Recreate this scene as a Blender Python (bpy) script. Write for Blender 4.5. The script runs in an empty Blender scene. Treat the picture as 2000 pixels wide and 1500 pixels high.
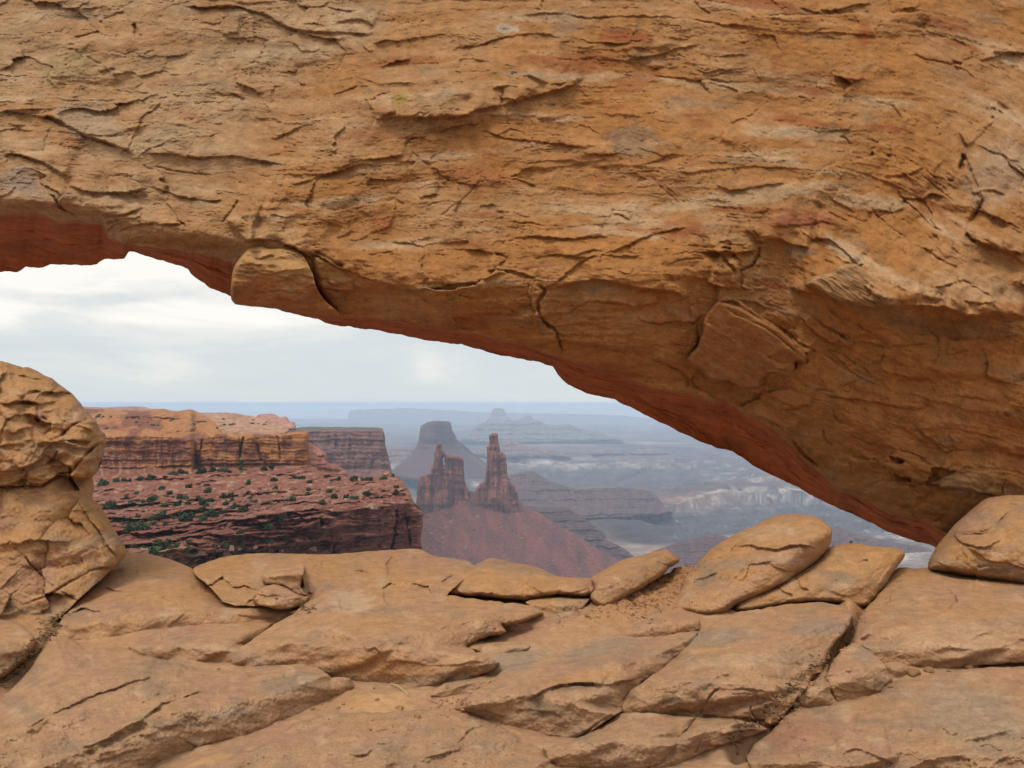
import bpy, math, random
import numpy as np
from collections import defaultdict
from mathutils import Vector

# ------------------------------------------------------------------ camera, world, sun, exposure
SC = bpy.context.scene
COL = SC.collection
F = 1600.0            # focal length in photo pixels (photo is 2000 x 1500)
CX, HY = 1000.0, 788.0  # principal column, horizon row

cam_d = bpy.data.cameras.new("camera")
cam_d.sensor_width = 36.0
cam_d.lens = F / 2000.0 * 36.0
cam_d.shift_y = (HY - 750.0) / 2000.0
cam_d.clip_start = 0.1
cam_d.clip_end = 120000.0
cam = bpy.data.objects.new("camera", cam_d)
cam.rotation_euler = (math.radians(90), 0, 0)
COL.objects.link(cam)
SC.camera = cam

SUN_EL, SUN_AZ = math.radians(63), math.radians(212)   # azimuth clockwise from +Y: behind the camera, a little left
sun_d = bpy.data.lights.new("sun", 'SUN')
sun_d.energy = 2.1
sun_d.angle = math.radians(20)
sun_d.color = (1.0, 0.93, 0.84)
sun = bpy.data.objects.new("sun", sun_d)
sdir = Vector((math.sin(SUN_AZ) * math.cos(SUN_EL), math.cos(SUN_AZ) * math.cos(SUN_EL), math.sin(SUN_EL)))
sun.rotation_euler = sdir.to_track_quat('Z', 'Y').to_euler()
COL.objects.link(sun)


def N(nt, t, **kw):
    n = nt.nodes.new(t)
    for k, v in kw.items():
        if k == 'op':
            n.operation = v
        elif k.startswith('i_'):
            n.inputs[int(k[2:])].default_value = v
        else:
            setattr(n, k, v)
    return n


def build_world():
    w = bpy.data.worlds.new("World")
    SC.world = w
    w.use_nodes = True
    nt = w.node_tree
    nt.nodes.clear()
    L = nt.links.new
    out = N(nt, 'ShaderNodeOutputWorld')
    bg = N(nt, 'ShaderNodeBackground')
    sky = N(nt, 'ShaderNodeTexSky', sky_type='NISHITA', sun_disc=False, sun_elevation=SUN_EL, sun_rotation=SUN_AZ)
    sky.altitude = 1800
    bg.inputs[1].default_value = 0.1
    tc = N(nt, 'ShaderNodeTexCoord')
    sep = N(nt, 'ShaderNodeSeparateXYZ')
    L(tc.outputs['Generated'], sep.inputs[0])
    # clouds: angular noise, flattened towards the horizon
    n1 = N(nt, 'ShaderNodeTexNoise')
    n1.inputs['Scale'].default_value = 1.0
    n1.inputs['Detail'].default_value = 8
    n1.inputs['Roughness'].default_value = 0.52
    n1.inputs['Distortion'].default_value = 0.35
    mp = N(nt, 'ShaderNodeMapping')
    mp.inputs['Location'].default_value = (2.35, 0.4, 1.1)
    mp.inputs['Scale'].default_value = (5.0, 5.0, 22.0)
    L(tc.outputs['Generated'], mp.inputs[0]); L(mp.outputs[0], n1.inputs['Vector'])
    # thicker bright cumulus a little above the horizon, thin grey stratus close to it
    elev = N(nt, 'ShaderNodeMapRange', i_1=0.02, i_2=0.16, i_3=-0.10, i_4=0.10)
    L(sep.outputs[2], elev.inputs[0])
    # sun glow behind the deck
    gd = Vector(((300 - CX) / F, 1.0, (HY - 540) / F)).normalized()
    dot = N(nt, 'ShaderNodeVectorMath', op='DOT_PRODUCT')
    dot.inputs[1].default_value = gd
    L(tc.outputs['Generated'], dot.inputs[0])
    glow = N(nt, 'ShaderNodeMapRange', i_1=0.965, i_2=1.0, i_3=0.0, i_4=0.09)
    L(dot.outputs['Value'], glow.inputs[0])
    s1 = N(nt, 'ShaderNodeMath', op='ADD'); L(n1.outputs[0], s1.inputs[0]); L(elev.outputs[0], s1.inputs[1])
    s2 = N(nt, 'ShaderNodeMath', op='ADD'); L(s1.outputs[0], s2.inputs[0]); L(glow.outputs[0], s2.inputs[1])
    ramp = N(nt, 'ShaderNodeValToRGB')
    cr = ramp.color_ramp
    cr.elements[0].position = 0.36; cr.elements[0].color = (6.9, 7.45, 7.7, 1)
    cr.elements[1].position = 0.74; cr.elements[1].color = (10.8, 10.4, 9.7, 1)
    e = cr.elements.new(0.50); e.color = (7.3, 7.75, 7.85, 1)
    e = cr.elements.new(0.62); e.color = (8.6, 8.6, 8.3, 1)
    L(s2.outputs[0], ramp.inputs[0])
    mix = N(nt, 'ShaderNodeMix', data_type='RGBA')
    mix.inputs[0].default_value = 0.9
    L(sky.outputs[0], mix.inputs[6]); L(ramp.outputs[0], mix.inputs[7])
    # an overcast sky is brighter overhead than at its rim
    zen = N(nt, 'ShaderNodeMapRange', i_1=0.22, i_2=0.85, i_3=1.0, i_4=1.55)
    L(sep.outputs[2], zen.inputs[0])
    zs = N(nt, 'ShaderNodeVectorMath', op='SCALE')
    L(mix.outputs[2], zs.inputs[0]); L(zen.outputs[0], zs.inputs['Scale'])
    L(zs.outputs[0], bg.inputs[0])
    L(bg.outputs[0], out.inputs[0])


build_world()
SC.view_settings.view_transform = 'Standard'
SC.view_settings.look = 'None'
SC.view_settings.exposure = 0.0
SC.view_settings.gamma = 1.0
SC.cycles.use_denoising = True
SC.cycles.volume_bounces = 1
SC.cycles.max_bounces = 8
SC.cycles.diffuse_bounces = 4

# ------------------------------------------------------------------ numeric helpers
_P = {}


def pn(x, y, seed):
    """2-D gradient noise, about -1..1"""
    if seed not in _P:
        r = np.random.RandomState(seed + 11)
        p = r.permutation(256).astype(np.int32)
        a = r.rand(256) * 2 * np.pi
        _P[seed] = (np.concatenate([p, p]), np.cos(a).astype(np.float32), np.sin(a).astype(np.float32))
    p, ga, gb = _P[seed]
    x = np.asarray(x, np.float32); y = np.asarray(y, np.float32)
    xf = np.floor(x); yf = np.floor(y)
    xi = xf.astype(np.int32) & 255; yi = yf.astype(np.int32) & 255
    fx = x - xf; fy = y - yf
    u = fx * fx * fx * (fx * (fx * 6 - 15) + 10); v = fy * fy * fy * (fy * (fy * 6 - 15) + 10)
    x1 = (xi + 1) & 255; y1 = (yi + 1) & 255

    def g(ix, iy, ax, ay):
        h = p[p[ix] + iy]
        return ga[h] * ax + gb[h] * ay
    a = g(xi, yi, fx, fy); b = g(x1, yi, fx - 1, fy)
    c = g(xi, y1, fx, fy - 1); d = g(x1, y1, fx - 1, fy - 1)
    return ((a + u * (b - a)) * (1 - v) + (c + u * (d - c)) * v) * 1.5


def fbm(x, y, seed, octv=4, gain=0.5, lac=2.03):
    s = 0; a = 1.0; t = 0
    for i in range(octv):
        s = s + a * pn(x * lac ** i + 17.3 * i, y * lac ** i - 9.1 * i, seed + i)
        t += a; a *= gain
    return s / t * 1.35


def ridged(x, y, seed, octv=4, gain=0.55):
    s = 0; a = 1.0; t = 0
    for i in range(octv):
        s = s + a * (1 - 2 * np.abs(pn(x * 2.1 ** i + 5.7 * i, y * 2.1 ** i + 3.3 * i, seed + i)))
        t += a; a *= gain
    return s / t


def sst(a, b, x):
    t = np.clip((x - a) / (b - a), 0, 1)
    return t * t * (3 - 2 * t)


def terrace(f, n, sharp=0.18):
    """stairs with short steep risers"""
    g = f * n
    k = np.floor(g); r = g - k
    return (k + sst(0.5 - sharp, 0.5 + sharp, r)) / n


def saw(ph, under=0.14):
    """bedding ledge profile: bulges slowly towards its lower lip, then cuts back quickly"""
    r = ph - np.floor(ph)
    up = (r / (1 - under)) ** 1.6
    dn = 1 - sst(1 - under, 1.0, r)
    return np.where(r < 1 - under, up, dn)


def worley(x, y, seed):
    """cellular pattern: edge distance, random value per cell, offset from the cell's own centre"""
    r = np.random.RandomState(seed); p = r.permutation(256).astype(np.int32); p = np.concatenate([p, p]); rx = r.rand(256); ry = r.rand(256); rv = r.rand(256)
    xi = np.floor(x).astype(int); yi = np.floor(y).astype(int)
    f1 = np.full(x.shape, 9.0); f2 = np.full(x.shape, 9.0); idv = np.zeros(x.shape); dx1 = np.zeros(x.shape); dy1 = np.zeros(x.shape)
    for i in (-1, 0, 1):
        for j in (-1, 0, 1):
            h = p[p[(xi + i) & 255] + ((yi + j) & 255)]
            ex = xi + i + .1 + .8 * rx[h] - x; ey = yi + j + .1 + .8 * ry[h] - y
            d = ex * ex + ey * ey
            n = d < f1
            f2 = np.where(n, f1, np.minimum(f2, d))
            idv = np.where(n, rv[h], idv); dx1 = np.where(n, -ex, dx1); dy1 = np.where(n, -ey, dy1)
            f1 = np.where(n, d, f1)
    return np.sqrt(f2) - np.sqrt(f1), idv, dx1, dy1


def soft_curve(pts, sig=45.0):
    c = curve(pts)
    xs = np.arange(-1300, 3100, 5.0)
    k = np.exp(-np.arange(-40, 41) ** 2 / (2 * (sig / 5) ** 2)); k /= k.sum()
    v = np.convolve(np.pad(c(xs), 40, mode='edge'), k, 'valid')
    return lambda x: np.interp(x, xs, v)


def curve(pts):
    px = np.array([p[0] for p in pts], float); py = np.array([p[1] for p in pts], float)
    return lambda x: np.interp(x, px, py)


def ray(x, y, D):
    x = np.asarray(x, float); y = np.asarray(y, float)
    return np.stack([(x - CX) / F * D, D + 0 * x, (HY - y) / F * D], -1)


def bil(Fd, x, y):
    """sample a field dict (a, x0, y0, step) at photo coordinates"""
    a, x0, y0, st = Fd
    u = np.clip((x - x0) / st, 0, a.shape[1] - 1.001); v = np.clip((y - y0) / st, 0, a.shape[0] - 1.001)
    i = u.astype(int); j = v.astype(int); fu = u - i; fv = v - j
    if a.ndim == 3:
        fu = fu[..., None]; fv = fv[..., None]
    return (a[j, i] * (1 - fu) + a[j, i + 1] * fu) * (1 - fv) + (a[j + 1, i] * (1 - fu) + a[j + 1, i + 1] * fu) * fv


def seg_dist(px, py, pts):
    """distance to a polyline, signed side (negative = above / left of travel), and run 0..1"""
    best = np.full(px.shape, 1e9); side = np.zeros(px.shape); run = np.zeros(px.shape)
    P = np.array(pts, float)
    ln = np.hypot(*(P[1:] - P[:-1]).T); tot = ln.sum(); acc = 0
    for k in range(len(P) - 1):
        a = P[k]; d = P[k + 1] - a; L2 = max(d @ d, 1e-9)
        t = np.clip(((px - a[0]) * d[0] + (py - a[1]) * d[1]) / L2, 0, 1)
        qx = px - a[0] - t * d[0]; qy = py - a[1] - t * d[1]
        ds = qx * qx + qy * qy
        m = ds < best
        best[m] = ds[m]
        side[m] = (d[0] * (py - a[1]) - d[1] * (px - a[0]))[m]
        run[m] = ((acc + t * ln[k]) / tot)[m]
        acc += ln[k]
    return np.sqrt(best), side, run


def smooth_line(pts, n=1):
    P = np.array(pts, float)
    for _ in range(n):
        q = np.empty((2 * len(P) - 2, 2)); q[0::2] = P[:-1] * .75 + P[1:] * .25; q[1::2] = P[:-1] * .25 + P[1:] * .75
        P = np.vstack([P[:1], q, P[-1:]])
    return P


def smooth_poly(pts, n=1):
    P = np.array(pts, float)
    for _ in range(n):
        Q = np.roll(P, -1, 0)
        q = np.empty((2 * len(P), 2)); q[0::2] = P * .75 + Q * .25; q[1::2] = P * .25 + Q * .75
        P = q
    return P


def densify(P, d=9.0):
    out = []
    for a, b in zip(P, np.roll(P, -1, 0)):
        n = max(1, int(np.hypot(*(b - a)) / d))
        for k in range(n):
            out.append(a + (b - a) * k / n)
    return np.array(out)


def cracks(field, GX, GY, wx, wy, x0, y0, st, items, seed=0, lsc=1.0):
    """items: (kind, pts, depth, width[, reach]); 'c' groove, 'l' ledge whose upper side juts out, 'u' ledge whose lower side juts out"""
    for it in items:
        kind, pts, dep, wid = it[:4]
        reach = it[4] if len(it) > 4 else 40.0
        P = smooth_line(pts, 1)
        m = max(reach * 5.0, wid * 4) + 20
        i0 = max(0, int((P[:, 0].min() - m - x0) / st)); i1 = min(field.shape[1], int((P[:, 0].max() + m - x0) / st) + 1)
        j0 = max(0, int((P[:, 1].min() - m - y0) / st)); j1 = min(field.shape[0], int((P[:, 1].max() + m - y0) / st) + 1)
        if i1 <= i0 or j1 <= j0:
            continue
        sl = (slice(j0, j1), slice(i0, i1))
        X = wx[sl]; Y = wy[sl]
        d, s, r = seg_dist(X, Y, P)
        fade = sst(0, 0.14, r) * (1 - sst(0.86, 1.0, r))
        endm = ((r > 0.0005) & (r < 0.9995))
        fade = np.where(endm, fade, 0)
        seed += 1
        var = np.clip(0.75 + 0.6 * fbm(X / 45, Y / 45, 300 + seed % 40, 2), 0.15, 1.5)
        if kind == 'c':
            field[sl] -= dep * fade * var * np.maximum(0, 1 - d / (wid * (0.6 + 0.5 * var))) ** 1.3
        else:
            sg = np.where(s < 0, -d, d)           # negative above
            if kind == 'u':
                sg = -sg
            stp = np.where(sg < 0, np.exp(sg / (1.4 * reach)), np.maximum(0, 1 - sg / max(2.2, wid * .5)) ** 1.5)
            groove = np.maximum(0, 1 - np.abs(sg - 1.5) / 3.2) ** 1.2 * sst(.35, .9, var)
            field[sl] += dep * fade * var * stp - .022 * (dep / .06) ** .5 * fade * groove * lsc


# ------------------------------------------------------------------ scene helpers
def tag(o, label=None, cat=None, group=None, kind=None):
    if label: o['label'] = label
    if cat: o['category'] = cat
    if group: o['group'] = group
    if kind: o['kind'] = kind
    return o


def mesh_obj(name, verts, quads, mat, ngons=(), col=None, parent=None, smooth=True):
    me = bpy.data.meshes.new(name)
    verts = np.asarray(verts, np.float32).reshape(-1, 3)
    quads = np.asarray(quads, np.int32)
    nq = len(quads); w = quads.shape[1] if nq else 4
    li = [quads.ravel()] + [np.asarray(g, np.int32) for g in ngons]
    tot = np.array([w] * nq + [len(g) for g in ngons], np.int32)
    loops = np.concatenate(li)
    me.vertices.add(len(verts)); me.loops.add(len(loops)); me.polygons.add(len(tot))
    me.vertices.foreach_set('co', verts.ravel())
    me.loops.foreach_set('vertex_index', loops)
    me.polygons.foreach_set('loop_start', np.concatenate([[0], np.cumsum(tot)[:-1]]).astype(np.int32))
    me.polygons.foreach_set('loop_total', tot)
    me.polygons.foreach_set('use_smooth', np.full(len(tot), smooth, bool))
    if col is not None:
        at = me.color_attributes.new('tint', 'FLOAT_COLOR', 'POINT')
        c = np.ones((len(verts), 4), np.float32); c[:, :3] = np.clip(col, 0, 1)
        at.data.foreach_set('color', c.ravel())
    me.update(calc_edges=True)
    me.validate()
    me.materials.append(mat)
    o = bpy.data.objects.new(name, me)
    COL.objects.link(o)
    if parent: o.parent = parent
    return o


def grid_quads(nr, nc, off=0):
    i = np.arange(nr * nc).reshape(nr, nc) + off
    return np.stack([i[:-1, :-1], i[1:, :-1], i[1:, 1:], i[:-1, 1:]], -1).reshape(-1, 4)


def rock_mat(name, fine=9.0, bump=0.35, rough=0.92, dist=0.01, spec=0.15, amount=0.30):
    """tint attribute x procedural grain; bump from two noises"""
    m = bpy.data.materials.new(name); m.use_nodes = True
    nt = m.node_tree; L = nt.links.new
    b = nt.nodes['Principled BSDF']
    b.inputs['Roughness'].default_value = rough
    b.inputs['Specular IOR Level'].default_value = spec
    at = N(nt, 'ShaderNodeAttribute'); at.attribute_name = 'tint'
    tc = N(nt, 'ShaderNodeTexCoord')
    n1 = N(nt, 'ShaderNodeTexNoise')
    n1.inputs['Scale'].default_value = fine; n1.inputs['Detail'].default_value = 8; n1.inputs['Roughness'].default_value = 0.68
    n2 = N(nt, 'ShaderNodeTexNoise')
    n2.inputs['Scale'].default_value = fine * 7; n2.inputs['Detail'].default_value = 4; n2.inputs['Roughness'].default_value = 0.7
    L(tc.outputs['Object'], n1.inputs['Vector']); L(tc.outputs['Object'], n2.inputs['Vector'])
    r1 = N(nt, 'ShaderNodeMapRange', i_1=0.25, i_2=0.75, i_3=1 - amount, i_4=1 + amount * 0.8)
    L(n1.outputs[0], r1.inputs[0])
    r2 = N(nt, 'ShaderNodeMapRange', i_1=0.25, i_2=0.75, i_3=1 - amount * 0.85, i_4=1 + amount * 0.75)
    L(n2.outputs[0], r2.inputs[0])
    mu0 = N(nt, 'ShaderNodeMath', op='MULTIPLY'); L(r1.outputs[0], mu0.inputs[0]); L(r2.outputs[0], mu0.inputs[1])
    n3 = N(nt, 'ShaderNodeTexNoise')
    n3.inputs['Scale'].default_value = fine * 19; n3.inputs['Detail'].default_value = 3; n3.inputs['Roughness'].default_value = 0.75
    L(tc.outputs['Object'], n3.inputs['Vector'])
    r3 = N(nt, 'ShaderNodeMapRange', i_1=0.3, i_2=0.7, i_3=1 - amount * 0.6, i_4=1 + amount * 0.5)
    L(n3.outputs[0], r3.inputs[0])
    mu = N(nt, 'ShaderNodeMath', op='MULTIPLY'); L(mu0.outputs[0], mu.inputs[0]); L(r3.outputs[0], mu.inputs[1])
    sc = N(nt, 'ShaderNodeVectorMath', op='SCALE')
    L(at.outputs['Color'], sc.inputs[0]); L(mu.outputs[0], sc.inputs['Scale'])
    L(sc.outputs[0], b.inputs['Base Color'])
    ad = N(nt, 'ShaderNodeMath', op='MULTIPLY_ADD', i_1=0.35)
    L(n2.outputs[0], ad.inputs[0]); L(n1.outputs[0], ad.inputs[2])
    bp = N(nt, 'ShaderNodeBump')
    bp.inputs['Strength'].default_value = bump; bp.inputs['Distance'].default_value = dist
    L(ad.outputs[0], bp.inputs['Height']); L(bp.outputs[0], b.inputs['Normal'])
    return m


M_ARCH = rock_mat('arch_sandstone', 9.0, 0.6, 0.93, 0.02, 0.12, 0.30)
M_SLAB = rock_mat('slab_sandstone', 9.0, 0.8, 0.92, 0.014, 0.12, 0.27)
M_SAND = rock_mat('wind_sand', 24.0, 0.4, 0.97, 0.008, 0.08, 0.22)
M_CLIFF = rock_mat('cliff_sandstone', 0.35, 0.7, 0.95, 0.8, 0.1, 0.35)
M_FAR = rock_mat('far_sandstone', 0.05, 0.5, 0.97, 4.0, 0.05, 0.3)
M_FLOOR = rock_mat('canyon_soil', 0.02, 0.3, 0.98, 5.0, 0.05, 0.25)


def boundary_loops(cells):
    """ordered boundary vertex loops of a cell mask (vertex ids on the full grid)"""
    nr, nc = cells.shape; W = nc + 1
    c = np.zeros((nr + 2, nc + 2), bool); c[1:-1, 1:-1] = cells
    nxt = defaultdict(list)
    J, I = np.nonzero(cells & ~c[:-2, 1:-1])
    for j, i in zip(J, I): nxt[j * W + i + 1].append(j * W + i)
    J, I = np.nonzero(cells & ~c[2:, 1:-1])
    for j, i in zip(J, I): nxt[(j + 1) * W + i].append((j + 1) * W + i + 1)
    J, I = np.nonzero(cells & ~c[1:-1, :-2])
    for j, i in zip(J, I): nxt[j * W + i].append((j + 1) * W + i)
    J, I = np.nonzero(cells & ~c[1:-1, 2:])
    for j, i in zip(J, I): nxt[(j + 1) * W + i + 1].append(j * W + i + 1)
    loops = []
    while nxt:
        s = next(iter(nxt)); lp = [s]; cur = nxt[s].pop()
        if not nxt[s]: del nxt[s]
        while cur != s and cur in nxt:
            lp.append(cur)
            n = nxt[cur].pop()
            if not nxt[cur]: del nxt[cur]
            cur = n
        if len(lp) > 3: loops.append(lp)
    return loops


def patch(name, poly, depth, mat, step=1.6, thick=0.5, edge_r=10.0, edge_m=0.05, relief=None, color=None,
          smooth=1, jit=1.5, jl=18.0, seed=1, parent=None, holes=(), grow=0.0, edge2=(0, 0), tight=(), edge_w=None):
    """A solid rock: its outline, the distance of its visible surface, a rounded rim, and a body `thick` metres deep behind it."""
    loops = []
    for q in [poly] + list(holes):
        P = smooth_poly(q, smooth)
        P = densify(P, max(4.0, min(9.0, step * 5)))
        if grow:
            T = np.roll(P, -1, 0) - np.roll(P, 1, 0)
            T /= np.linalg.norm(T, axis=1, keepdims=True) + 1e-9
            area = (P[:, 0] * np.roll(P[:, 1], -1) - np.roll(P[:, 0], -1) * P[:, 1]).sum()
            P = P + np.stack([T[:, 1], -T[:, 0]], -1) * grow * np.sign(area)
        nx = fbm(P[:, 0] / jl, P[:, 1] / jl, seed + 50, 3); ny = fbm(P[:, 0] / jl + 7, P[:, 1] / jl + 3, seed + 60, 3)
        loops.append(P + np.stack([nx, ny], -1) * jit)
    A = np.vstack(loops)
    x0, y0 = A.min(0) - step * 2; x1, y1 = A.max(0) + step * 2
    xs = np.arange(x0, x1 + step, step); ys = np.arange(y0, y1 + step, step)
    X, Y = np.meshgrid(xs, ys)
    best = np.full(X.shape, 1e9); nxp = np.zeros(X.shape); nyp = np.zeros(X.shape); ins = np.zeros(X.shape, bool)
    for P in loops:
        for a, b in zip(P, np.roll(P, -1, 0)):
            d = b - a; L2 = max(d @ d, 1e-9)
            # restrict the work to rows and columns near the edge for the distance
            t = np.clip(((X - a[0]) * d[0] + (Y - a[1]) * d[1]) / L2, 0, 1)
            qx = a[0] + t * d[0]; qy = a[1] + t * d[1]
            ds = (X - qx) ** 2 + (Y - qy) ** 2
            m = ds < best
            best[m] = ds[m]; nxp[m] = qx[m]; nyp[m] = qy[m]
            if a[1] != b[1]:
                lo, hi = min(a[1], b[1]), max(a[1], b[1])
                rows = np.nonzero((ys >= lo) & (ys < hi))[0]
                if len(rows):
                    xc = a[0] + (ys[rows] - a[1]) * d[0] / d[1]
                    ins[rows] ^= (X[rows] < xc[:, None])
    sd = np.sqrt(best) * np.where(ins, 1, -1)
    cc = (sd[:-1, :-1] + sd[1:, :-1] + sd[1:, 1:] + sd[:-1, 1:]) * 0.25
    cells = cc > 0
    used = np.zeros(X.shape, int)
    for a in (slice(None, -1), slice(1, None)):
        for b in (slice(None, -1), slice(1, None)):
            used[a, b] += cells
    bnd = (used > 0) & (used < 4)
    XX = np.where(bnd, nxp, X); YY = np.where(bnd, nyp, Y)
    dd = np.where(bnd, 0, np.maximum(sd, 0))
    D = depth(XX, YY)
    loose = 1.0
    for ln in tight:
        loose = loose * sst(4, 45, seg_dist(XX, YY, ln)[0])
    if edge_w is not None:
        loose = loose * edge_w(XX, YY)
    e = np.clip(1 - dd / edge_r, 0, 1)
    D = D + loose * edge_m * (1 - np.sqrt(np.clip(1 - e * e, 0, 1)))
    if edge2[0]:
        D = D + edge2[1] * np.clip(1 - dd / edge2[0], 0, 1) ** 2 * (edge_w(XX, YY) if edge_w is not None else 1)
    if relief is not None:
        D = D - relief(XX, YY, dd)
    V = ray(XX, YY, D)
    keep = used > 0
    idx = np.full(X.shape, -1); idx[keep] = np.arange(keep.sum())
    J, I = np.nonzero(cells)
    quads = np.stack([idx[J, I], idx[J + 1, I], idx[J + 1, I + 1], idx[J, I + 1]], -1)
    verts = V[keep]
    cl = color(XX[keep], YY[keep], verts) if color is not None else None
    extra_v = []; extra_q = []; ng = []; ec = []
    base = len(verts)
    fl = idx.ravel()
    for lp in boundary_loops(cells):
        ring = fl[np.array(lp)]
        p = verts[ring]
        dist = np.linalg.norm(p, axis=1, keepdims=True)
        dmid = dist.mean()
        nb = p * (1 + thick / dmid)
        k = len(ring); i2 = base + np.arange(k)
        extra_v.append(nb); base += k
        if cl is not None: ec.append(cl[ring])
        r1 = np.roll(ring, -1); j2 = np.roll(i2, -1)
        extra_q.append(np.stack([ring, i2, j2, r1], -1))
        if not holes:
            ng.append(i2[::-1])
    if extra_v:
        verts = np.vstack([verts] + extra_v); quads = np.vstack([quads] + extra_q)
        if cl is not None: cl = np.vstack([cl] + ec)
    return mesh_obj(name, verts, quads, mat, ng, cl, parent)


def C(*a):
    return np.array(a, float)


def mixc(a, b, t):
    t = np.asarray(t)[..., None]
    return a * (1 - t) + b * t


def smin(qs, k):
    """smooth minimum of inverse depths"""
    s = 0
    for q in qs: s = s + np.exp(-q / k)
    return -k * np.log(s)


def plane3(p):
    """inverse depth over the photo for a plane through three (x, y, distance) points"""
    A = np.array([[a[0], a[1], 1] for a in p], float); b = np.array([1.0 / a[2] for a in p])
    c = np.linalg.solve(A, b)
    return lambda x, y: c[0] * x + c[1] * y + c[2]


def flow_field(ctrl, x0, y0, x1, y1, st=25.0, it=400):
    """two smooth coordinates over the photo: along the bedding and across it, from a few measured dips"""
    xs = np.arange(x0, x1 + st, st); ys = np.arange(y0, y1 + st, st)
    X, Y = np.meshgrid(xs, ys)
    num = 0; den = 0
    for ax, ay, an in ctrl:
        w = 1 / (((X - ax) ** 2 + (Y - ay) ** 2) / 9000.0 + 0.6) ** 1.8
        num = num + w * an; den = den + w
    A = np.radians(num / den)
    out = []
    for gx, gy in ((np.cos(A), np.sin(A)), (-np.sin(A), np.cos(A))):
        hx = 0.5 * (gx[:, 1:] + gx[:, :-1]) * st; hy = 0.5 * (gy[1:] + gy[:-1]) * st

        def DT(a, b):
            r = np.zeros(X.shape)
            r[:, 1:] += a; r[:, :-1] -= a; r[1:] += b; r[:-1] -= b
            return r

        def AA(p): return DT(np.diff(p, axis=1), np.diff(p, axis=0)) + 1e-9 * p
        b = DT(hx, hy); p = np.zeros(X.shape); r = b - AA(p); d = r.copy(); rs = (r * r).sum()
        for _ in range(it):
            Ad = AA(d); al = rs / ((d * Ad).sum() + 1e-12)
            p += al * d; r -= al * Ad; rn = (r * r).sum()
            if rn < 1e-4: break
            d = r + rn / rs * d; rs = rn
        out.append((p, x0, y0, st))
    return out

# ------------------------------------------------------------------ the arch: relief field of its near face
ST = 1.6
AX0, AY0, AX1, AY1 = -340, -100, 2340, 1180
_xs = np.arange(AX0, AX1, ST); _ys = np.arange(AY0, AY1, ST)
GX, GY = np.meshgrid(_xs, _ys)

E_c = curve([(-900, 405), (-60, 410), (0, 412), (70, 411), (110, 428), (150, 428), (200, 436), (212, 462), (240, 473), (280, 481),
             (330, 486), (420, 498), (452, 510), (520, 560), (600, 590), (650, 614), (720, 620), (790, 630), (860, 644), (930, 651),
             (985, 668), (1015, 670), (1070, 690), (1100, 697), (1155, 715), (1210, 732), (1280, 757), (1350, 766), (1385, 780),
             (1420, 784), (1470, 810), (1510, 834), (1540, 860), (1560, 884), (1600, 920), (1640, 955), (1690, 975), (1740, 1000),
             (1800, 1012), (1860, 1050), (1950, 1120), (2080, 1180), (2900, 1300)])
S_c = curve([(-900, 545), (-60, 535), (0, 532), (8, 530), (35, 532), (50, 522), (85, 522), (97, 516), (140, 518), (190, 517), (205, 506),
             (243, 505), (252, 492), (262, 492), (300, 505), (350, 518), (367, 525), (373, 535), (410, 562), (445, 577),
             (500, 590), (560, 610), (620, 624), (650, 635), (700, 640), (780, 653), (850, 668), (900, 672), (960, 690),
             (1010, 700), (1050, 706), (1080, 716), (1090, 733), (1110, 752), (1150, 770), (1200, 780), (1250, 805), (1330, 845),
             (1400, 875), (1430, 881), (1480, 915), (1560, 952), (1600, 976), (1680, 1011), (1750, 1045), (1825, 1068), (1860, 1090),
             (1950, 1150), (2080, 1215), (2900, 1340)])
B_c = soft_curve([(-900, 380), (0, 385), (120, 395), (250, 415), (400, 455), (480, 470), (620, 510), (700, 545), (860, 565), (1000, 545), (1150, 550),
             (1300, 540), (1440, 520), (1500, 520), (1580, 555), (1700, 590), (1820, 618), (2000, 640), (2900, 690)])
T_c = soft_curve([(-900, 2.8), (0, 2.7), (200, 2.3), (300, 1.9), (420, 1.6), (650, 1.25), (1000, 1.15), (1100, 1.3), (1300, 1.4), (1600, 1.3), (2100, 1.3), (2900, 1.5)])
U_c = soft_curve([(-900, 0.15), (300, 0.2), (600, 0.35), (1000, 0.35), (1200, .5), (1400, .8), (1600, 1.0), (2000, 1.05), (2900, 1.0)])

ANG = [(100, 100, -25), (100, 250, 8), (100, 350, 14), (300, 150, -20), (500, 300, 5), (350, 420, 14), (600, 100, -15), (700, 350, -10),
       (850, 180, -17), (1000, 300, 0), (1000, 450, 3), (1200, 150, -10), (1250, 300, 4), (1250, 430, -12), (1400, 60, 3), (1500, 200, -12),
       (1700, 250, -18), (1500, 420, -5), (1700, 400, 36), (1800, 350, 40), (1900, 100, 8), (1950, 300, 45), (1950, 480, 25),
       (1650, 530, 33), (1750, 650, 25), (1500, 620, 30), (1600, 750, 30), (1900, 750, 14), (1800, 850, 18), (1500, 850, 28),
       (1850, 950, 8), (1200, 600, 5), (1250, 700, 12), (900, 580, 5), (700, 560, 10), (540, 540, 2), (0, 480, 5)]
_al, _ac = flow_field(ANG, -400, -200, 2400, 1250)
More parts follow.
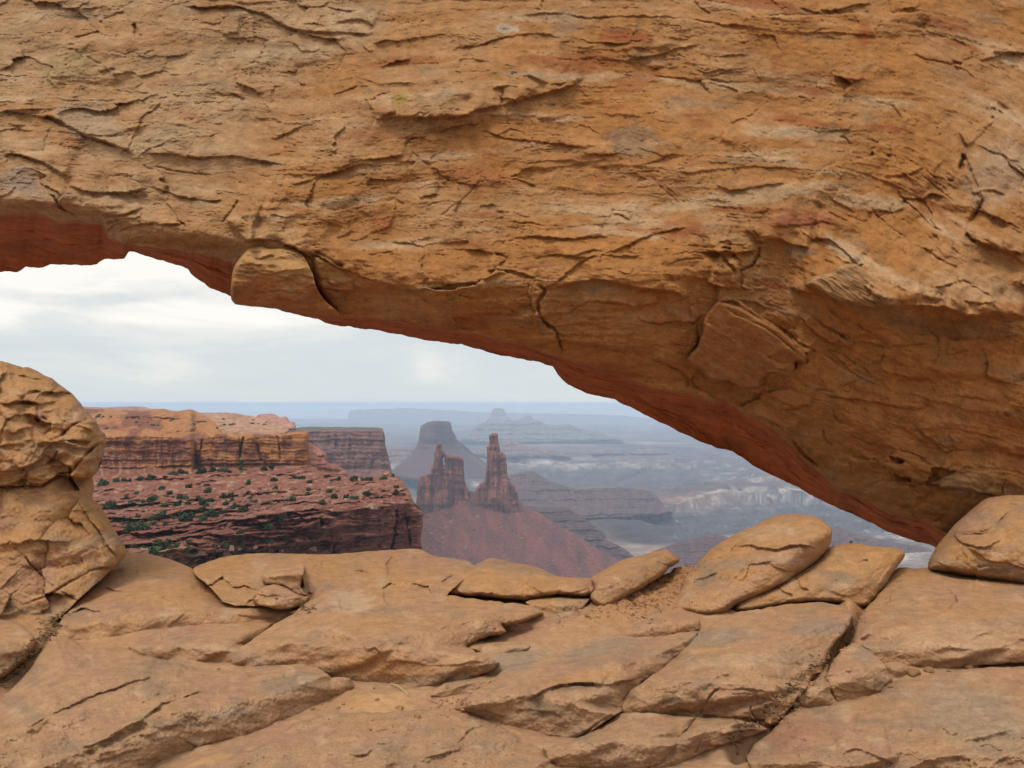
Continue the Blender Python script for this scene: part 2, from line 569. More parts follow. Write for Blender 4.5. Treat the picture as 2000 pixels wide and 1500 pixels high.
# warped coordinates: every traced line becomes irregular at small scale
WX = GX + 4.0 * fbm(GX / 60, GY / 60, 1, 4) + 1.8 * fbm(GX / 11, GY / 11, 5, 2)
WY = GY + 4.0 * fbm(GX / 60 + 9, GY / 60 + 4, 2, 4) + 1.8 * fbm(GX / 11 + 3, GY / 11, 6, 2)
al = bil(_al, WX, WY); ac = bil(_ac, WX, WY)      # along and across the bedding
_w1 = 0.55 * fbm(al / 420, ac / 120, 20, 4); _w2 = 0.7 * fbm(al / 260, ac / 60, 24, 4)
m1 = sst(-0.25, 0.45, fbm(al / 380, ac / 90, 31, 3)); m2 = sst(-0.1, 0.45, fbm(al / 300, ac / 60, 35, 3)); m3 = sst(-0.05, 0.45, fbm(al / 220, ac / 45, 39, 3))
bed = 0.050 * saw(ac / 74 + 1.3 * _w1, .1) * m1 + 0.024 * saw(ac / 27 + 1.6 * _w2, .14) * m2 + 0.012 * saw(ac / 10.5 + 2.4 * _w2, 0.22) * m3
streak = fbm(al / 260, ac / 22, 43, 5)
fine = ridged(al / 60, ac / 7.0, 49, 3)
hair = np.maximum(0, 1 - np.abs(fbm(al / 260, ac / 24, 53, 4)) / .022) * sst(-.15, .3, fbm(al / 150, ac / 45, 56, 2)) \
    + .8 * np.maximum(0, 1 - np.abs(fbm(al / 130 + 7, ac / 60, 57, 4)) / .016) * sst(0, .4, fbm(al / 120, ac / 80, 58, 2))
big = fbm(GX / 330, GY / 210, 60, 3)
mid = fbm(WX / 95, WY / 60, 64, 4)
rag = fbm(WX / 28, WY / 19, 70, 4)
plates = terrace(fbm(al / 240, ac / 80, 75, 4) + 0.15 * streak, 5, 0.09)
chips = terrace(fbm(al / 80, ac / 28, 80, 3), 4, 0.12)
zone = sst(-0.25, 0.35, fbm(GX / 230, GY / 150, 85, 3))      # smooth against broken parts of the face
wa, wv, wdx, wdy = worley(al / 190 + .5 * _w1, ac / 95 + .5 * _w2, 71)
wb, wv2, wdx2, wdy2 = worley(al / 62 + .5 * _w2, ac / 30 + .4 * _w1, 72)
fz = sst(-.15, .25, fbm(GX / 260, GY / 170, 73, 3)); fz2 = sst(-.05, .3, fbm(GX / 170, GY / 110, 74, 3))
facet = fz * (.075 * (wv - .5) + .16 * (wdx * np.cos(wv * 40) + wdy * np.sin(wv * 40)) * .5 - .015 * np.maximum(0, 1 - wa / .03)) \
    + fz2 * (.022 * (wv2 - .5) + .05 * (wdx2 * np.cos(wv2 * 40) + wdy2 * np.sin(wv2 * 40)) * .5 - .006 * np.maximum(0, 1 - wb / .06) * (wv2 > .5))
grit = .0055 * fbm(WX / 6.5, WY / 5, 77, 3) * (.4 + zone) + .006 * ridged(al / 22, ac / 9, 78, 3)
pock = fbm(WX / 9, WY / 7, 88, 2)
pockz = sst(0.1, 0.5, fbm(GX / 130, GY / 90, 90, 2))
RA = (facet + grit + 0.13 * big + 0.04 * mid + 0.010 * rag * (0.2 + 0.8 * zone) + bed * (0.32 + 0.5 * zone) + 0.030 * plates + 0.012 * chips * (0.1 + zone)
      + 0.008 * fine * (0.25 + zone) - 0.024 * hair - 0.012 * sst(0.35, 0.62, pock) * pockz)
# broad swells and hollows seen on the face
for cx, cy, rx, ry, an, h in [(900, 170, 190, 60, -17, .16), (800, 195, 80, 35, -15, .08), (1440, 210, 60, 50, 0, -.10), (1760, 360, 110, 80, 60, -.16),
                              (1950, 330, 90, 130, 0, .18), (1080, 360, 190, 75, 8, -.10), (1450, 260, 60, 55, 0, -.06), (690, 360, 120, 45, 0, .07),
                              (560, 440, 130, 50, 12, .12), (760, 520, 130, 40, 12, .14), (1230, 540, 140, 45, 5, .14), (1380, 500, 90, 60, 20, .13),
                              (1530, 520, 90, 60, 10, -.22), (1640, 560, 110, 40, 33, .16), (1830, 575, 160, 45, 14, .2), (1440, 660, 95, 60, 38, .05),
                              (1700, 700, 180, 60, 20, -.06), (1600, 820, 140, 60, 30, .08), (1800, 900, 180, 60, 10, .08), (1000, 600, 120, 35, 8, .04),
                              (340, 455, 110, 25, 8, .10), (160, 385, 90, 25, 18, .08), (40, 340, 60, 40, 10, .05), (1270, 120, 180, 60, -10, -.06),
                              (1230, 650, 100, 40, 14, .05), (250, 80, 170, 50, -20, .05), (1560, 90, 130, 45, -5, .05), (1530, 735, 120, 40, 30, .05)]:
    c, s = math.cos(math.radians(an)), math.sin(math.radians(an))
    u = (c * (WX - cx) + s * (WY - cy)) / rx; v = (-s * (WX - cx) + c * (WY - cy)) / ry
    RA += h * np.exp(-(u * u + v * v) * 0.9)


def tl(ox, oy, sc, pts):
    return [(ox + p[0] * sc, oy + p[1] * sc) for p in pts]


def ta(*p): return tl(0, 0, .35, p)
def tb(*p): return tl(650, 0, .35, p)
def tcx(*p): return tl(1300, 0, .35, p)
def te(*p): return tl(650, 480, .35, p)
def tf(*p): return tl(1300, 480, .35, p)
def tg(*p): return tl(1350, 440, .2, p)
def th(*p): return tl(0, 380, .25, p)
def tk(*p): return tl(400, 430, .25, p)


ARCH_LINES = [
    # upper left
    ('l', ta((1000, 38), (1100, 30), (1200, 45), (1320, 40), (1400, 65), (1480, 92), (1570, 140), (1680, 180), (1800, 182), (2000, 185), (2130, 188)), .075, 7, 30),
    ('c', ta((1000, 38), (1200, 45), (1320, 40), (1480, 92), (1570, 140), (1680, 180), (2000, 185)), .06, 5),
    ('l', ta((0, 618), (200, 650), (280, 655), (360, 700), (450, 745), (560, 785), (680, 832), (780, 868)), .085, 7, 26),
    ('c', ta((200, 650), (280, 655), (360, 700), (450, 745), (560, 785), (680, 832), (780, 868)), .09, 6),
    ('l', ta((790, 868), (820, 852), (960, 866), (1130, 872), (1350, 876), (1500, 902), (1620, 925)), .06, 6, 22),
    ('l', ta((0, 872), (80, 850), (180, 890), (270, 930), (330, 962), (390, 990)), .085, 7, 22),
    ('c', ta((60, 852), (180, 890), (270, 930), (390, 990)), .10, 6),
    ('l', ta((380, 1035), (460, 1065), (560, 1078), (700, 1075), (760, 1050), (830, 1040)), .09, 8, 26),
    ('l', ta((830, 1040), (950, 1070), (1030, 1100), (1120, 1115), (1250, 1118)), .05, 6, 20),
    ('c', ta((260, 1080), (300, 1100), (330, 1150), (385, 1180), (440, 1215)), .08, 6),
    ('l', ta((0, 1140), (60, 1150), (110, 1135), (200, 1160), (260, 1130), (330, 1165)), .08, 6, 20),
    ('l', ta((430, 1170), (550, 1200), (690, 1195), (790, 1165), (800, 1150)), .10, 9, 22),
    ('l', ta((580, 1245), (650, 1225), (700, 1215), (780, 1225), (800, 1170)), .05, 5, 18),
    ('c', ta((920, 1130), (950, 1160), (985, 1200), (1000, 1240), (1050, 1275)), .07, 5),
    ('c', ta((1330, 1110), (1320, 1150), (1270, 1200), (1240, 1250)), .07, 6),
    ('l', ta((620, 1310), (700, 1275), (780, 1250), (960, 1252), (1040, 1235)), .05, 5, 20),
    ('l', ta((640, 1360), (740, 1350), (900, 1345), (1040, 1330)), .04, 5, 16),
    ('l', th((1760, 190), (1820, 250), (1880, 310), (1930, 350), (2000, 352)), .16, 14, 26),
    ('l', tk((280, 140), (330, 150), (420, 150), (560, 150), (640, 180), (720, 215), (780, 250), (860, 310)), .13, 12, 34),
    ('l', tk((640, 185), (780, 235), (900, 280), (1000, 340), (1080, 390), (1180, 410), (1260, 450), (1330, 470), (1420, 500), (1560, 520)), .11, 9, 34),
    ('c', tk((850, 240), (960, 300), (1090, 370)), .08, 8),
    ('c', ta((1600, 980), (1580, 1020), (1540, 1090), (1500, 1150)), .03, 4),
    ('l', ta((1600, 1030), (1660, 1025), (1750, 1000), (1860, 962), (2000, 920)), .06, 6, 26),
    ('l', tb((0, 960), (50, 935), (100, 910), (180, 895), (250, 880), (350, 865), (410, 870)), .07, 7, 24),
    ('c', ta((840, 930), (950, 950), (1060, 970), (1200, 975)), .04, 4),
    ('c', ta((560, 1010), (620, 980), (700, 990), (800, 1020)), .03, 4),
    ('l', ta((550, 130), (580, 100), (640, 70), (700, 60)), .03, 5, 18),
    ('l', ta((400, 205), (500, 190), (560, 160)), .03, 4, 18), ('l', ta((550, 405), (600, 392), (650, 380)), .03, 4, 14),
    ('c', ta((470, 300), (520, 340), (570, 370)), .03, 4), ('l', ta((360, 265), (420, 270), (450, 300)), .02, 4, 12),
    ('c', ta((740, 130), (760, 170), (750, 195)), .10, 11), ('c', ta((760, 195), (800, 205)), .07, 9),
    ('l', ta((1210, 510), (1260, 528), (1310, 524), (1350, 545)), .035, 5, 18),
    ('u', ta((1005, 635), (1030, 680), (1060, 685), (1110, 640)), .04, 5, 16),
    ('l', ta((640, 490), (680, 505), (720, 512), (840, 512)), .03, 4, 14), ('c', ta((730, 505), (780, 480), (815, 462)), .03, 4),
    ('c', ta((830, 545), (880, 545), (935, 550)), .035, 4), ('c', ta((810, 300), (870, 280)), .03, 4), ('c', ta((830, 610), (860, 580)), .03, 4),
    ('l', ta((1510, 775), (1600, 742), (1700, 690), (1760, 700)), .04, 6, 22),
    ('l', ta((1240, 190), (1300, 175), (1330, 180)), .035, 6, 16), ('l', ta((1370, 225), (1420, 225)), .03, 4, 14),
    ('c', ta((1450, 292), (1510, 295)), .025, 4), ('c', ta((1370, 345), (1450, 352)), .02, 4), ('c', ta((1380, 460), (1490, 470)), .02, 4),
    ('l', ta((1850, 525), (1930, 505), (2000, 480)), .035, 5, 18), ('c', ta((1250, 100), (1220, 140)), .03, 4),
    # upper middle
    ('l', tb((1000, 90), (1060, 92), (1120, 80), (1200, 70), (1300, 85), (1500, 97), (1640, 90), (1760, 90), (1870, 95), (2000, 122)), .05, 6, 24),
    ('l', tb((660, 275), (720, 255), (800, 250), (880, 225), (950, 205), (1080, 188), (1180, 185), (1280, 212)), .06, 7, 26),
    ('u', tb((820, 255), (950, 210), (1080, 192)), .03, 6, 20),
    ('l', tb((235, 672), (300, 650), (380, 650), (450, 655), (560, 655), (700, 652), (760, 630), (850, 600), (950, 582), (1100, 540), (1200, 510), (1300, 490), (1440, 430)), .13, 10, 40),
    ('l', tb((1060, 420), (1110, 425), (1160, 450), (1220, 462), (1330, 458), (1430, 430)), .09, 12, 20),
    ('c', tb((945, 490), (950, 530), (945, 590)), .06, 6),
    ('l', tb((890, 500), (960, 480), (1040, 485)), .06, 9, 14),
    ('l', tb((235, 670), (260, 660), (300, 630), (350, 620)), .09, 9, 20),
    ('l', tb((400, 778), (480, 765), (550, 740), (620, 725), (700, 700), (840, 682)), .06, 7, 26),
    ('l', tb((830, 715), (880, 735), (950, 762), (1050, 786), (1200, 790), (1320, 815), (1450, 830)), .04, 5, 26),
    ('l', tb((1380, 845), (1440, 858), (1500, 866), (1600, 855)), .035, 5, 18),
    ('l', tb((1640, 335), (1700, 320), (1780, 310), (1850, 290), (1950, 262), (2060, 240)), .06, 7, 24),
    ('c', tb((430, 840), (500, 900), (545, 930)), .06, 6), ('l', tb((540, 935), (580, 955), (560, 962)), .05, 6, 14),
    ('l', tb((560, 962), (640, 1000), (740, 1025), (820, 1040)), .03, 4, 16),
    ('c', tb((835, 995), (770, 1070), (700, 1130), (640, 1180), (570, 1250)), .03, 3.5),
    ('l', tb((480, 1100), (540, 1090), (590, 1080)), .05, 6, 18), ('c', tb((590, 1000), (592, 1080)), .04, 5),
    ('c', tb((480, 1165), (560, 1140), (640, 1125), (720, 1125)), .025, 4),
    ('l', tb((910, 985), (980, 985), (1050, 1000), (1150, 1040)), .035, 5, 24),
    ('u', tb((1150, 1205), (1280, 1212), (1400, 1228), (1500, 1222), (1545, 1212)), .05, 6, 20),
    ('c', tb((1540, 1215), (1565, 1190), (1560, 1160)), .04, 5), ('l', tb((1560, 1200), (1600, 1190), (1660, 1230)), .04, 5, 14),
    ('c', tb((1780, 985), (1830, 1040), (1900, 1110), (1950, 1150)), .03, 4), ('c', tb((1910, 370), (1920, 470), (1945, 560)), .03, 4),
    ('l', tb((890, 1178), (1000, 1185), (1110, 1210)), .03, 4, 18), ('l', tb((980, 1242), (1100, 1240), (1200, 1250), (1300, 1255)), .025, 4, 12),
    ('l', tb((990, 1335), (1060, 1330), (1150, 1308), (1240, 1325), (1330, 1328), (1450, 1312), (1560, 1320)), .05, 6, 22),
    ('l', tb((1500, 1410), (1560, 1400), (1640, 1370), (1720, 1330), (1800, 1300), (1900, 1272), (2000, 1260)), .06, 7, 24),
    ('l', tb((560, 1400), (660, 1380), (760, 1390), (880, 1410), (1000, 1440)), .05, 6, 20),
    ('l', tb((1100, 1440), (1250, 1420), (1400, 1440), (1500, 1420)), .05, 6, 20),
    ('u', tb((340, 1120), (345, 1180), (320, 1250)), .04, 5, 16),
    ('l', tb((1500, 225), (1560, 240), (1650, 240), (1740, 215)), .04, 6, 14), ('l', tb((1830, 200), (1900, 215), (1990, 212)), .035, 5, 14),
    ('l', tb((220, 240), (300, 225), (420, 225), (470, 200)), .04, 5, 20), ('l', tb((270, 385), (330, 345), (440, 325)), .05, 7, 20),
    ('l', tb((0, 125), (80, 118), (150, 105), (240, 155)), .045, 7, 20),
    # upper right
    ('u', tcx((0, 108), (110, 112), (200, 130), (290, 135)), .05, 6, 22),
    ('u', tcx((230, 80), (300, 66), (380, 70), (470, 92), (560, 100), (680, 95), (780, 90), (900, 72), (1040, 78), (1200, 75), (1300, 72), (1400, 72), (1500, 88), (1570, 122), (1720, 150)), .09, 7, 26),
    ('c', tcx((150, 0), (200, 50), (250, 92)), .05, 5), ('l', tcx((850, 55), (960, 50), (1060, 30), (1160, 15)), .06, 8, 14),
    ('l', tcx((1250, 60), (1330, 45), (1430, 40)), .06, 8, 14),
    ('l', tcx((200, 310), (300, 315), (400, 300), (480, 310)), .03, 5, 16), ('u', tcx((470, 345), (480, 370), (540, 300)), .04, 5, 14),
    ('l', tcx((220, 432), (300, 450), (360, 460), (420, 440)), .04, 5, 14),
    ('u', tcx((300, 800), (320, 740), (360, 700), (420, 665), (490, 640), (560, 585)), .07, 6, 22),
    ('l', tcx((360, 690), (420, 660), (480, 640), (520, 605)), .06, 7, 18),
    ('l', tcx((270, 1010), (310, 1045), (370, 1058), (430, 1050), (480, 1042), (560, 1032), (690, 1028)), .055, 7, 24),
    ('u', tcx((830, 1050), (900, 1075), (980, 1070), (1060, 1050)), .03, 5, 18),
    ('l', tcx((1225, 982), (1300, 978), (1380, 960), (1450, 930)), .05, 9, 20),
    ('c', tcx((970, 770), (1000, 762), (1020, 790), (1030, 810)), .05, 7), ('c', tcx((1020, 770), (1048, 758)), .04, 6),
    ('l', tcx((1640, 740), (1660, 790), (1690, 820)), .10, 9, 24),
    ('c', tcx((1670, 855), (1660, 900), (1645, 945)), .22, 13), ('c', tcx((1575, 1000), (1610, 1005)), .05, 8),
    ('c', tcx((1660, 850), (1700, 930), (1740, 1040), (1757, 1095), (1735, 1170), (1700, 1240), (1680, 1300)), .10, 10),
    ('u', tcx((1757, 1095), (1740, 1150), (1700, 1240)), .06, 8, 30),
    ('l', tcx((1690, 1320), (1740, 1340), (1820, 1370), (1900, 1395), (2040, 1425)), .13, 10, 30),
    ('c', tcx((1670, 1300), (1700, 1340), (1740, 1345)), .14, 12), ('u', tcx((1590, 1390), (1610, 1350), (1660, 1310)), .05, 5, 14),
    ('c', tcx((1275, 1080), (1350, 1140), (1450, 1222), (1560, 1312)), .06, 5), ('c', tcx((1425, 970), (1500, 1040), (1560, 1090), (1620, 1145)), .045, 4.5),
    ('c', tcx((1510, 935), (1570, 990), (1610, 1020)), .035, 4), ('c', tcx((1145, 1160), (1200, 1215), (1260, 1275), (1330, 1325), (1400, 1380), (1520, 1420)), .06, 5),
    ('c', tcx((905, 1178), (960, 1215), (1020, 1242)), .04, 4.5), ('c', tcx((1430, 1390), (1540, 1450), (1640, 1500)), .05, 5),
    ('l', tcx((1815, 280), (1870, 290), (1930, 290), (2060, 298)), .12, 9, 24), ('l', tcx((1745, 335), (1830, 320), (1880, 282)), .05, 6, 18),
    ('c', tcx((1820, 655), (1845, 672)), .06, 8), ('c', tcx((1830, 590), (1930, 680), (2000, 720)), .035, 4),
    ('l', tcx((930, 1430), (1040, 1480), (1120, 1470)), .04, 6, 14), ('c', tcx((1400, 1205), (1430, 1220)), .08, 10),
    ('l', tcx((560, 1255), (640, 1270), (740, 1255), (840, 1240), (890, 1215)), .05, 7, 18),
    ('l', tcx((1800, 840), (1900, 880), (1980, 900)), .04, 6, 18), ('l', tcx((1700, 1080), (1800, 1050), (1900, 1090)), .04, 6, 18),
    # recess over the spur
    ('l', tg((120, 240), (240, 250), (330, 285), (420, 285), (560, 262), (650, 250)), .12, 8, 26),
    ('l', tg((670, 190), (700, 160), (760, 130), (850, 128), (900, 160), (960, 185), (1090, 200), (1180, 215)), .16, 13, 30),
    ('l', tg((1180, 130), (1290, 128), (1350, 125), (1400, 165), (1460, 220), (1540, 290), (1620, 380)), .09, 6, 26),
    ('c', tg((665, 180), (660, 260), (620, 340), (590, 400), (500, 430), (440, 460)), .11, 8),
    ('c', tg((300, 290), (330, 360), (400, 430), (440, 470)), .10, 8),
    ('c', tg((120, 130), (122, 235)), .05, 5), ('l', tg((600, 405), (700, 385), (770, 365), (810, 410)), .03, 4, 14),
    ('l', tg((150, 540), (230, 570), (330, 600), (420, 605), (485, 605)), .16, 9, 30),
    ('c', tg((380, 470), (450, 490), (470, 530)), .05, 5), ('c', tg((200, 470), (340, 470), (420, 490)), .04, 4.5),
    ('l', tg((240, 740), (300, 748), (380, 742), (420, 720)), .08, 6, 14),
    ('u', tg((410, 720), (520, 780), (650, 880), (760, 955), (870, 1030), (960, 1110), (1060, 1180), (1120, 1240)), .16, 7, 34),
    ('l', tg((900, 1240), (960, 1270), (1040, 1320), (1110, 1362)), .14, 7, 18),
    ('c', tg((1120, 1240), (1125, 1300), (1115, 1360)), .12, 8), ('c', tg((1000, 1300), (1010, 1360), (990, 1400)), .07, 9),
    ('l', tg((680, 1420), (760, 1435), (860, 1450), (960, 1462), (1000, 1420)), .08, 8, 30),
    ('c', tg((100, 940), (60, 1000), (85, 1080), (60, 1180), (0, 1270)), .08, 7), ('c', tg((130, 870), (60, 940), (0, 960)), .09, 7),
    ('c', tg((220, 840), (270, 940), (330, 980)), .04, 6), ('l', tg((560, 1060), (700, 1130), (820, 1200), (900, 1240)), .04, 4, 24),
    ('l', tg((490, 610), (600, 628), (700, 625), (760, 615)), .05, 5, 18),
    ('l', tg((950, 610), (1060, 640), (1150, 668), (1250, 685), (1340, 695)), .12, 9, 24),
    ('l', tg((1110, 590), (1160, 580), (1240, 630), (1320, 690), (1430, 745)), .09, 6, 16),
    ('l', tg((1330, 500), (1440, 600), (1530, 680), (1640, 750), (1780, 800)), .06, 5, 14),
    ('l', tg((1400, 470), (1500, 560), (1600, 650), (1720, 720), (1850, 770)), .06, 5, 14),
    ('l', tg((1560, 480), (1680, 580), (1800, 680), (1950, 740)), .05, 5, 14), ('l', tg((1500, 450), (1600, 520), (1760, 640)), .05, 5, 12),
    ('l', tg((1760, 650), (1850, 700), (1990, 720)), .06, 6, 14), ('c', tg((1290, 340), (1350, 400), (1390, 450)), .03, 4),
    ('c', tg((1090, 850), (1180, 900), (1300, 980), (1440, 1070), (1560, 1140)), .05, 5), ('l', tg((1060, 900), (1150, 1010), (1260, 1080), (1380, 1160), (1440, 1190)), .05, 5, 20),
    ('c', tg((1330, 810), (1440, 900), (1560, 1010), (1700, 1090), (1830, 1120)), .05, 5), ('c', tg((1420, 890), (1600, 950), (1800, 1080), (1900, 1180)), .04, 4.5),
    ('l', tg((1440, 1190), (1560, 1180), (1620, 1130), (1700, 1140), (1800, 1170), (1900, 1190)), .05, 6, 22),
    ('c', tg((1290, 1260), (1400, 1230), (1480, 1260), (1640, 1380), (1760, 1480)), .045, 5), ('c', tg((1640, 1380), (1760, 1360), (1840, 1340), (1880, 1240)), .04, 5),
    ('c', tg((830, 970), (1000, 1100), (1120, 1190), (1280, 1270)), .05, 5),
    # brow ledge and the wall below it
    ('l', tf((1120, 352), (1200, 340), (1300, 328), (1400, 332), (1480, 342), (1560, 345), (1620, 362), (1680, 385), (1760, 380), (1840, 368), (1920, 385), (2060, 410)), .30, 18, 55),
    ('l', tf((1480, 240), (1560, 225), (1650, 190), (1690, 195), (1740, 240), (1840, 300)), .06, 6, 22), ('l', tf((1650, 300), (1740, 320), (1830, 320), (1850, 295)), .05, 5, 18),
    ('l', tf((1560, 600), (1600, 605), (1680, 580), (1700, 590)), .03, 4, 14), ('l', tf((1220, 575), (1290, 550), (1400, 540), (1480, 545)), .04, 6, 24),
    ('c', tf((885, 600), (960, 660), (1050, 720), (1130, 770), (1220, 790)), .035, 4), ('c', tf((875, 640), (860, 720), (880, 780)), .03, 4),
    ('l', tf((970, 790), (1020, 765), (1070, 755)), .035, 5, 10), ('l', tf((860, 815), (950, 845), (1060, 850), (1180, 880), (1330, 905), (1470, 910)), .05, 6, 28),
    ('l', tf((1290, 760), (1400, 740), (1500, 745)), .03, 4, 18), ('l', tf((480, 820), (540, 830), (580, 815), (592, 800)), .05, 6, 12),
    ('c', tf((590, 830), (640, 880), (720, 905)), .03, 4), ('l', tf((600, 905), (700, 915), (790, 880), (830, 890)), .05, 8, 22),
    ('c', tf((940, 910), (945, 960), (985, 1000)), .04, 5), ('c', tf((885, 1015), (895, 1080), (930, 1130)), .05, 7),
    ('u', tf((960, 1150), (1030, 1185), (1100, 1200), (1190, 1188), (1250, 1175), (1290, 1140)), .05, 5, 26),
    ('c', tf((1290, 1140), (1340, 1150), (1400, 1172), (1450, 1205), (1510, 1235), (1560, 1275)), .05, 5), ('c', tf((1220, 1200), (1300, 1290), (1440, 1400)), .03, 4),
    ('u', tf((1320, 1365), (1400, 1345), (1520, 1305), (1580, 1285), (1650, 1260), (1720, 1248), (1800, 1245), (1900, 1262), (2040, 1290)), .07, 6, 40),
    ('l', tf((1500, 1342), (1600, 1350), (1700, 1362), (1800, 1385), (1850, 1400)), .12, 9, 26), ('c', tf((1905, 1300), (1880, 1340), (1875, 1390)), .05, 5),
    ('c', tf((700, 1075), (740, 1130), (820, 1210), (900, 1270)), .12, 10), ('l', tf((480, 925), (560, 960), (640, 1000), (700, 1060)), .05, 7, 18),
    ('l', tf((110, 630), (200, 700), (235, 750), (300, 752), (350, 750)), .05, 6, 18), ('l', tf((150, 820), (240, 855), (350, 870), (380, 850)), .05, 7, 22),
    ('c', tf((0, 660), (60, 690), (110, 720), (130, 790)), .07, 7), ('l', tf((0, 428), (70, 415), (150, 425), (190, 430)), .06, 6, 20),
    ('l', tf((0, 325), (80, 300), (140, 280)), .05, 6, 16), ('c', tf((30, 95), (120, 75), (220, 80)), .035, 4.5), ('c', tf((20, 60), (130, 40), (240, 45)), .035, 4.5),
    ('l', tf((1330, 480), (1480, 500), (1700, 520), (2000, 500)), .03, 6, 30), ('l', tf((1560, 1010), (1700, 1040), (1900, 1090)), .03, 5, 26),
    ('l', tf((1600, 830), (1750, 850), (1950, 900)), .03, 5, 24), ('c', tf((1780, 655), (1800, 665)), .05, 7), ('c', tf((1880, 945), (1930, 955)), .06, 9),
    # middle wall
    ('c', te((1130, 225), (1180, 235), (1188, 255), (1150, 300), (1140, 335), (1150, 385), (1190, 440), (1240, 470), (1250, 520), (1278, 560), (1282, 612)), .13, 8),
    ('u', te((1140, 335), (1150, 385), (1190, 440), (1240, 470), (1250, 520), (1280, 565)), .07, 6, 40),
    ('l', te((330, 235), (420, 245), (560, 245), (660, 215), (760, 205), (900, 165), (1000, 140)), .09, 10, 34),
    ('l', te((1170, 245), (1250, 200), (1350, 110), (1440, 60)), .06, 7, 24), ('l', te((1230, 230), (1400, 190), (1560, 200), (1700, 235), (1850, 250), (1990, 290)), .12, 12, 36),
    ('l', te((1370, 335), (1450, 300), (1560, 315), (1700, 335), (1850, 320)), .06, 7, 22), ('l', te((1690, 400), (1760, 420), (1850, 438), (1880, 410)), .05, 6, 18),
    ('l', te((1280, 525), (1400, 542), (1500, 560), (1600, 590), (1700, 605), (1800, 632), (1900, 675), (1960, 720)), .06, 6, 26),
    ('l', te((380, 330), (500, 320), (640, 340), (760, 330)), .025, 5, 18), ('l', te((820, 350), (940, 340), (1050, 370)), .03, 5, 18),
    ('c', te((420, 260), (520, 310), (570, 340)), .03, 4), ('l', te((700, 440), (800, 420), (900, 450)), .025, 5, 14), ('l', te((480, 390), (560, 380), (640, 395)), .02, 4, 12),
    ('l', te((1330, 60), (1420, 30), (1520, 20)), .05, 7, 20), ('c', te((1310, 400), (1350, 350), (1420, 320)), .03, 4), ('l', te((850, 140), (950, 130), (1060, 150), (1150, 190)), .06, 7, 22),
]
cracks(RA, GX, GY, WX, WY, AX0, AY0, ST, [(a[0], a[1], a[2] * (1.0 if a[0] == 'c' else 1.15), a[3] * (.6 if a[0] == 'c' else .8)) + tuple(r * 1.4 for r in a[4:]) for a in ARCH_LINES])

# colour of the arch: tan crust, orange and rusty fresh rock, pale and grey weathered patches
TAN, ORG, RUST = C(.375, .23, .122), C(.345, .15, .047), C(.25, .078, .026)
PALE, GREY, BRN = C(.42, .29, .17), C(.22, .165, .11), C(.335, .138, .042)
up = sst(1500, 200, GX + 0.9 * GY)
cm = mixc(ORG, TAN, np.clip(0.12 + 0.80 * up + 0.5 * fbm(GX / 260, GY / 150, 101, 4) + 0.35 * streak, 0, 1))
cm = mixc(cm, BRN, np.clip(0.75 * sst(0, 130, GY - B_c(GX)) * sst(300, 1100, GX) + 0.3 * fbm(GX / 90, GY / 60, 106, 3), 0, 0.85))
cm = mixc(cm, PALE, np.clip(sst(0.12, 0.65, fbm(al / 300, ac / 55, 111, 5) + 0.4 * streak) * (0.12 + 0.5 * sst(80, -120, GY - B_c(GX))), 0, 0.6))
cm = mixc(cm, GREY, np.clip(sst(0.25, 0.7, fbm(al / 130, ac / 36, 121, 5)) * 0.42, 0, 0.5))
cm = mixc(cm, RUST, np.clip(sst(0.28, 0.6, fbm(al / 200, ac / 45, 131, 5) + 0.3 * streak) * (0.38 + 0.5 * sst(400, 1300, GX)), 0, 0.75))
for cx, cy, rx, ry, an, col, am in [(1225, 72, 55, 13, 4, RUST, .9), (1195, 265, 22, 12, 10, RUST, .85), (1565, 430, 75, 14, -3, C(0.319, 0.114, 0.0532), .9), (1690, 68, 16, 26, 20, RUST, .75),
                                    (1740, 420, 60, 45, 40, ORG, .6), (1430, 262, 30, 26, 0, ORG, .7), (1050, 330, 130, 35, 8, ORG, .55), (1520, 130, 18, 30, 0, RUST, .5),
                                    (1240, 160, 60, 18, -25, RUST, .5), (780, 195, 16, 14, 0, C(0.304, 0.19, 0.0456), .8), (745, 430, 25, 32, 0, RUST, .5), (1420, 650, 90, 55, 38, C(0.357, 0.152, 0.0608), .7),
                                    (1240, 275, 60, 35, 10, GREY, .5), (170, 235, 70, 40, 20, C(0.35, 0.281, 0.205), .4), (40, 350, 45, 28, 10, C(0.274, 0.228, 0.19), .5), (1960, 340, 60, 90, 60, C(0.37, 0.25, 0.16), .5),
                                    (1450, 385, 200, 16, -8, PALE, .6), (1700, 395, 80, 16, 5, PALE, .6), (1650, 490, 50, 18, 38, PALE, .65), (1900, 560, 120, 30, 8, TAN, .5), (1560, 492, 30, 16, 10, C(0.152, 0.106, 0.0684), .6),
                                    (1510, 500, 20, 20, 10, ORG, .6), (1900, 945, 90, 22, 2, C(0.38, 0.228, 0.106), .7), (130, 130, 60, 30, -20, C(0.327, 0.228, 0.106), .6), (690, 45, 60, 40, 0, PALE, .5), (990, 55, 22, 9, 0, C(0.418, 0.38, 0.304), .6),
                                    (1700, 600, 90, 22, 20, C(0.152, 0.095, 0.0532), .5), (1850, 640, 130, 22, 4, C(0.167, 0.0988, 0.0532), .55), (1150, 560, 40, 14, 0, C(0.19, 0.129, 0.076), .5)]:
    c, s = math.cos(math.radians(an)), math.sin(math.radians(an))
    u = (c * (WX - cx) + s * (WY - cy)) / rx; v = (-s * (WX - cx) + c * (WY - cy)) / ry
    rr = np.sqrt(u * u + v * v) + 0.45 * fbm(WX / 22, WY / 16, 140, 4)
    cm = mixc(cm, col, am * (1 - sst(0.7, 1.15, rr)))
cm = .9 * cm * (1 + 0.14 * fbm(al / 26, ac / 7, 150, 4) + 0.16 * streak)[..., None]
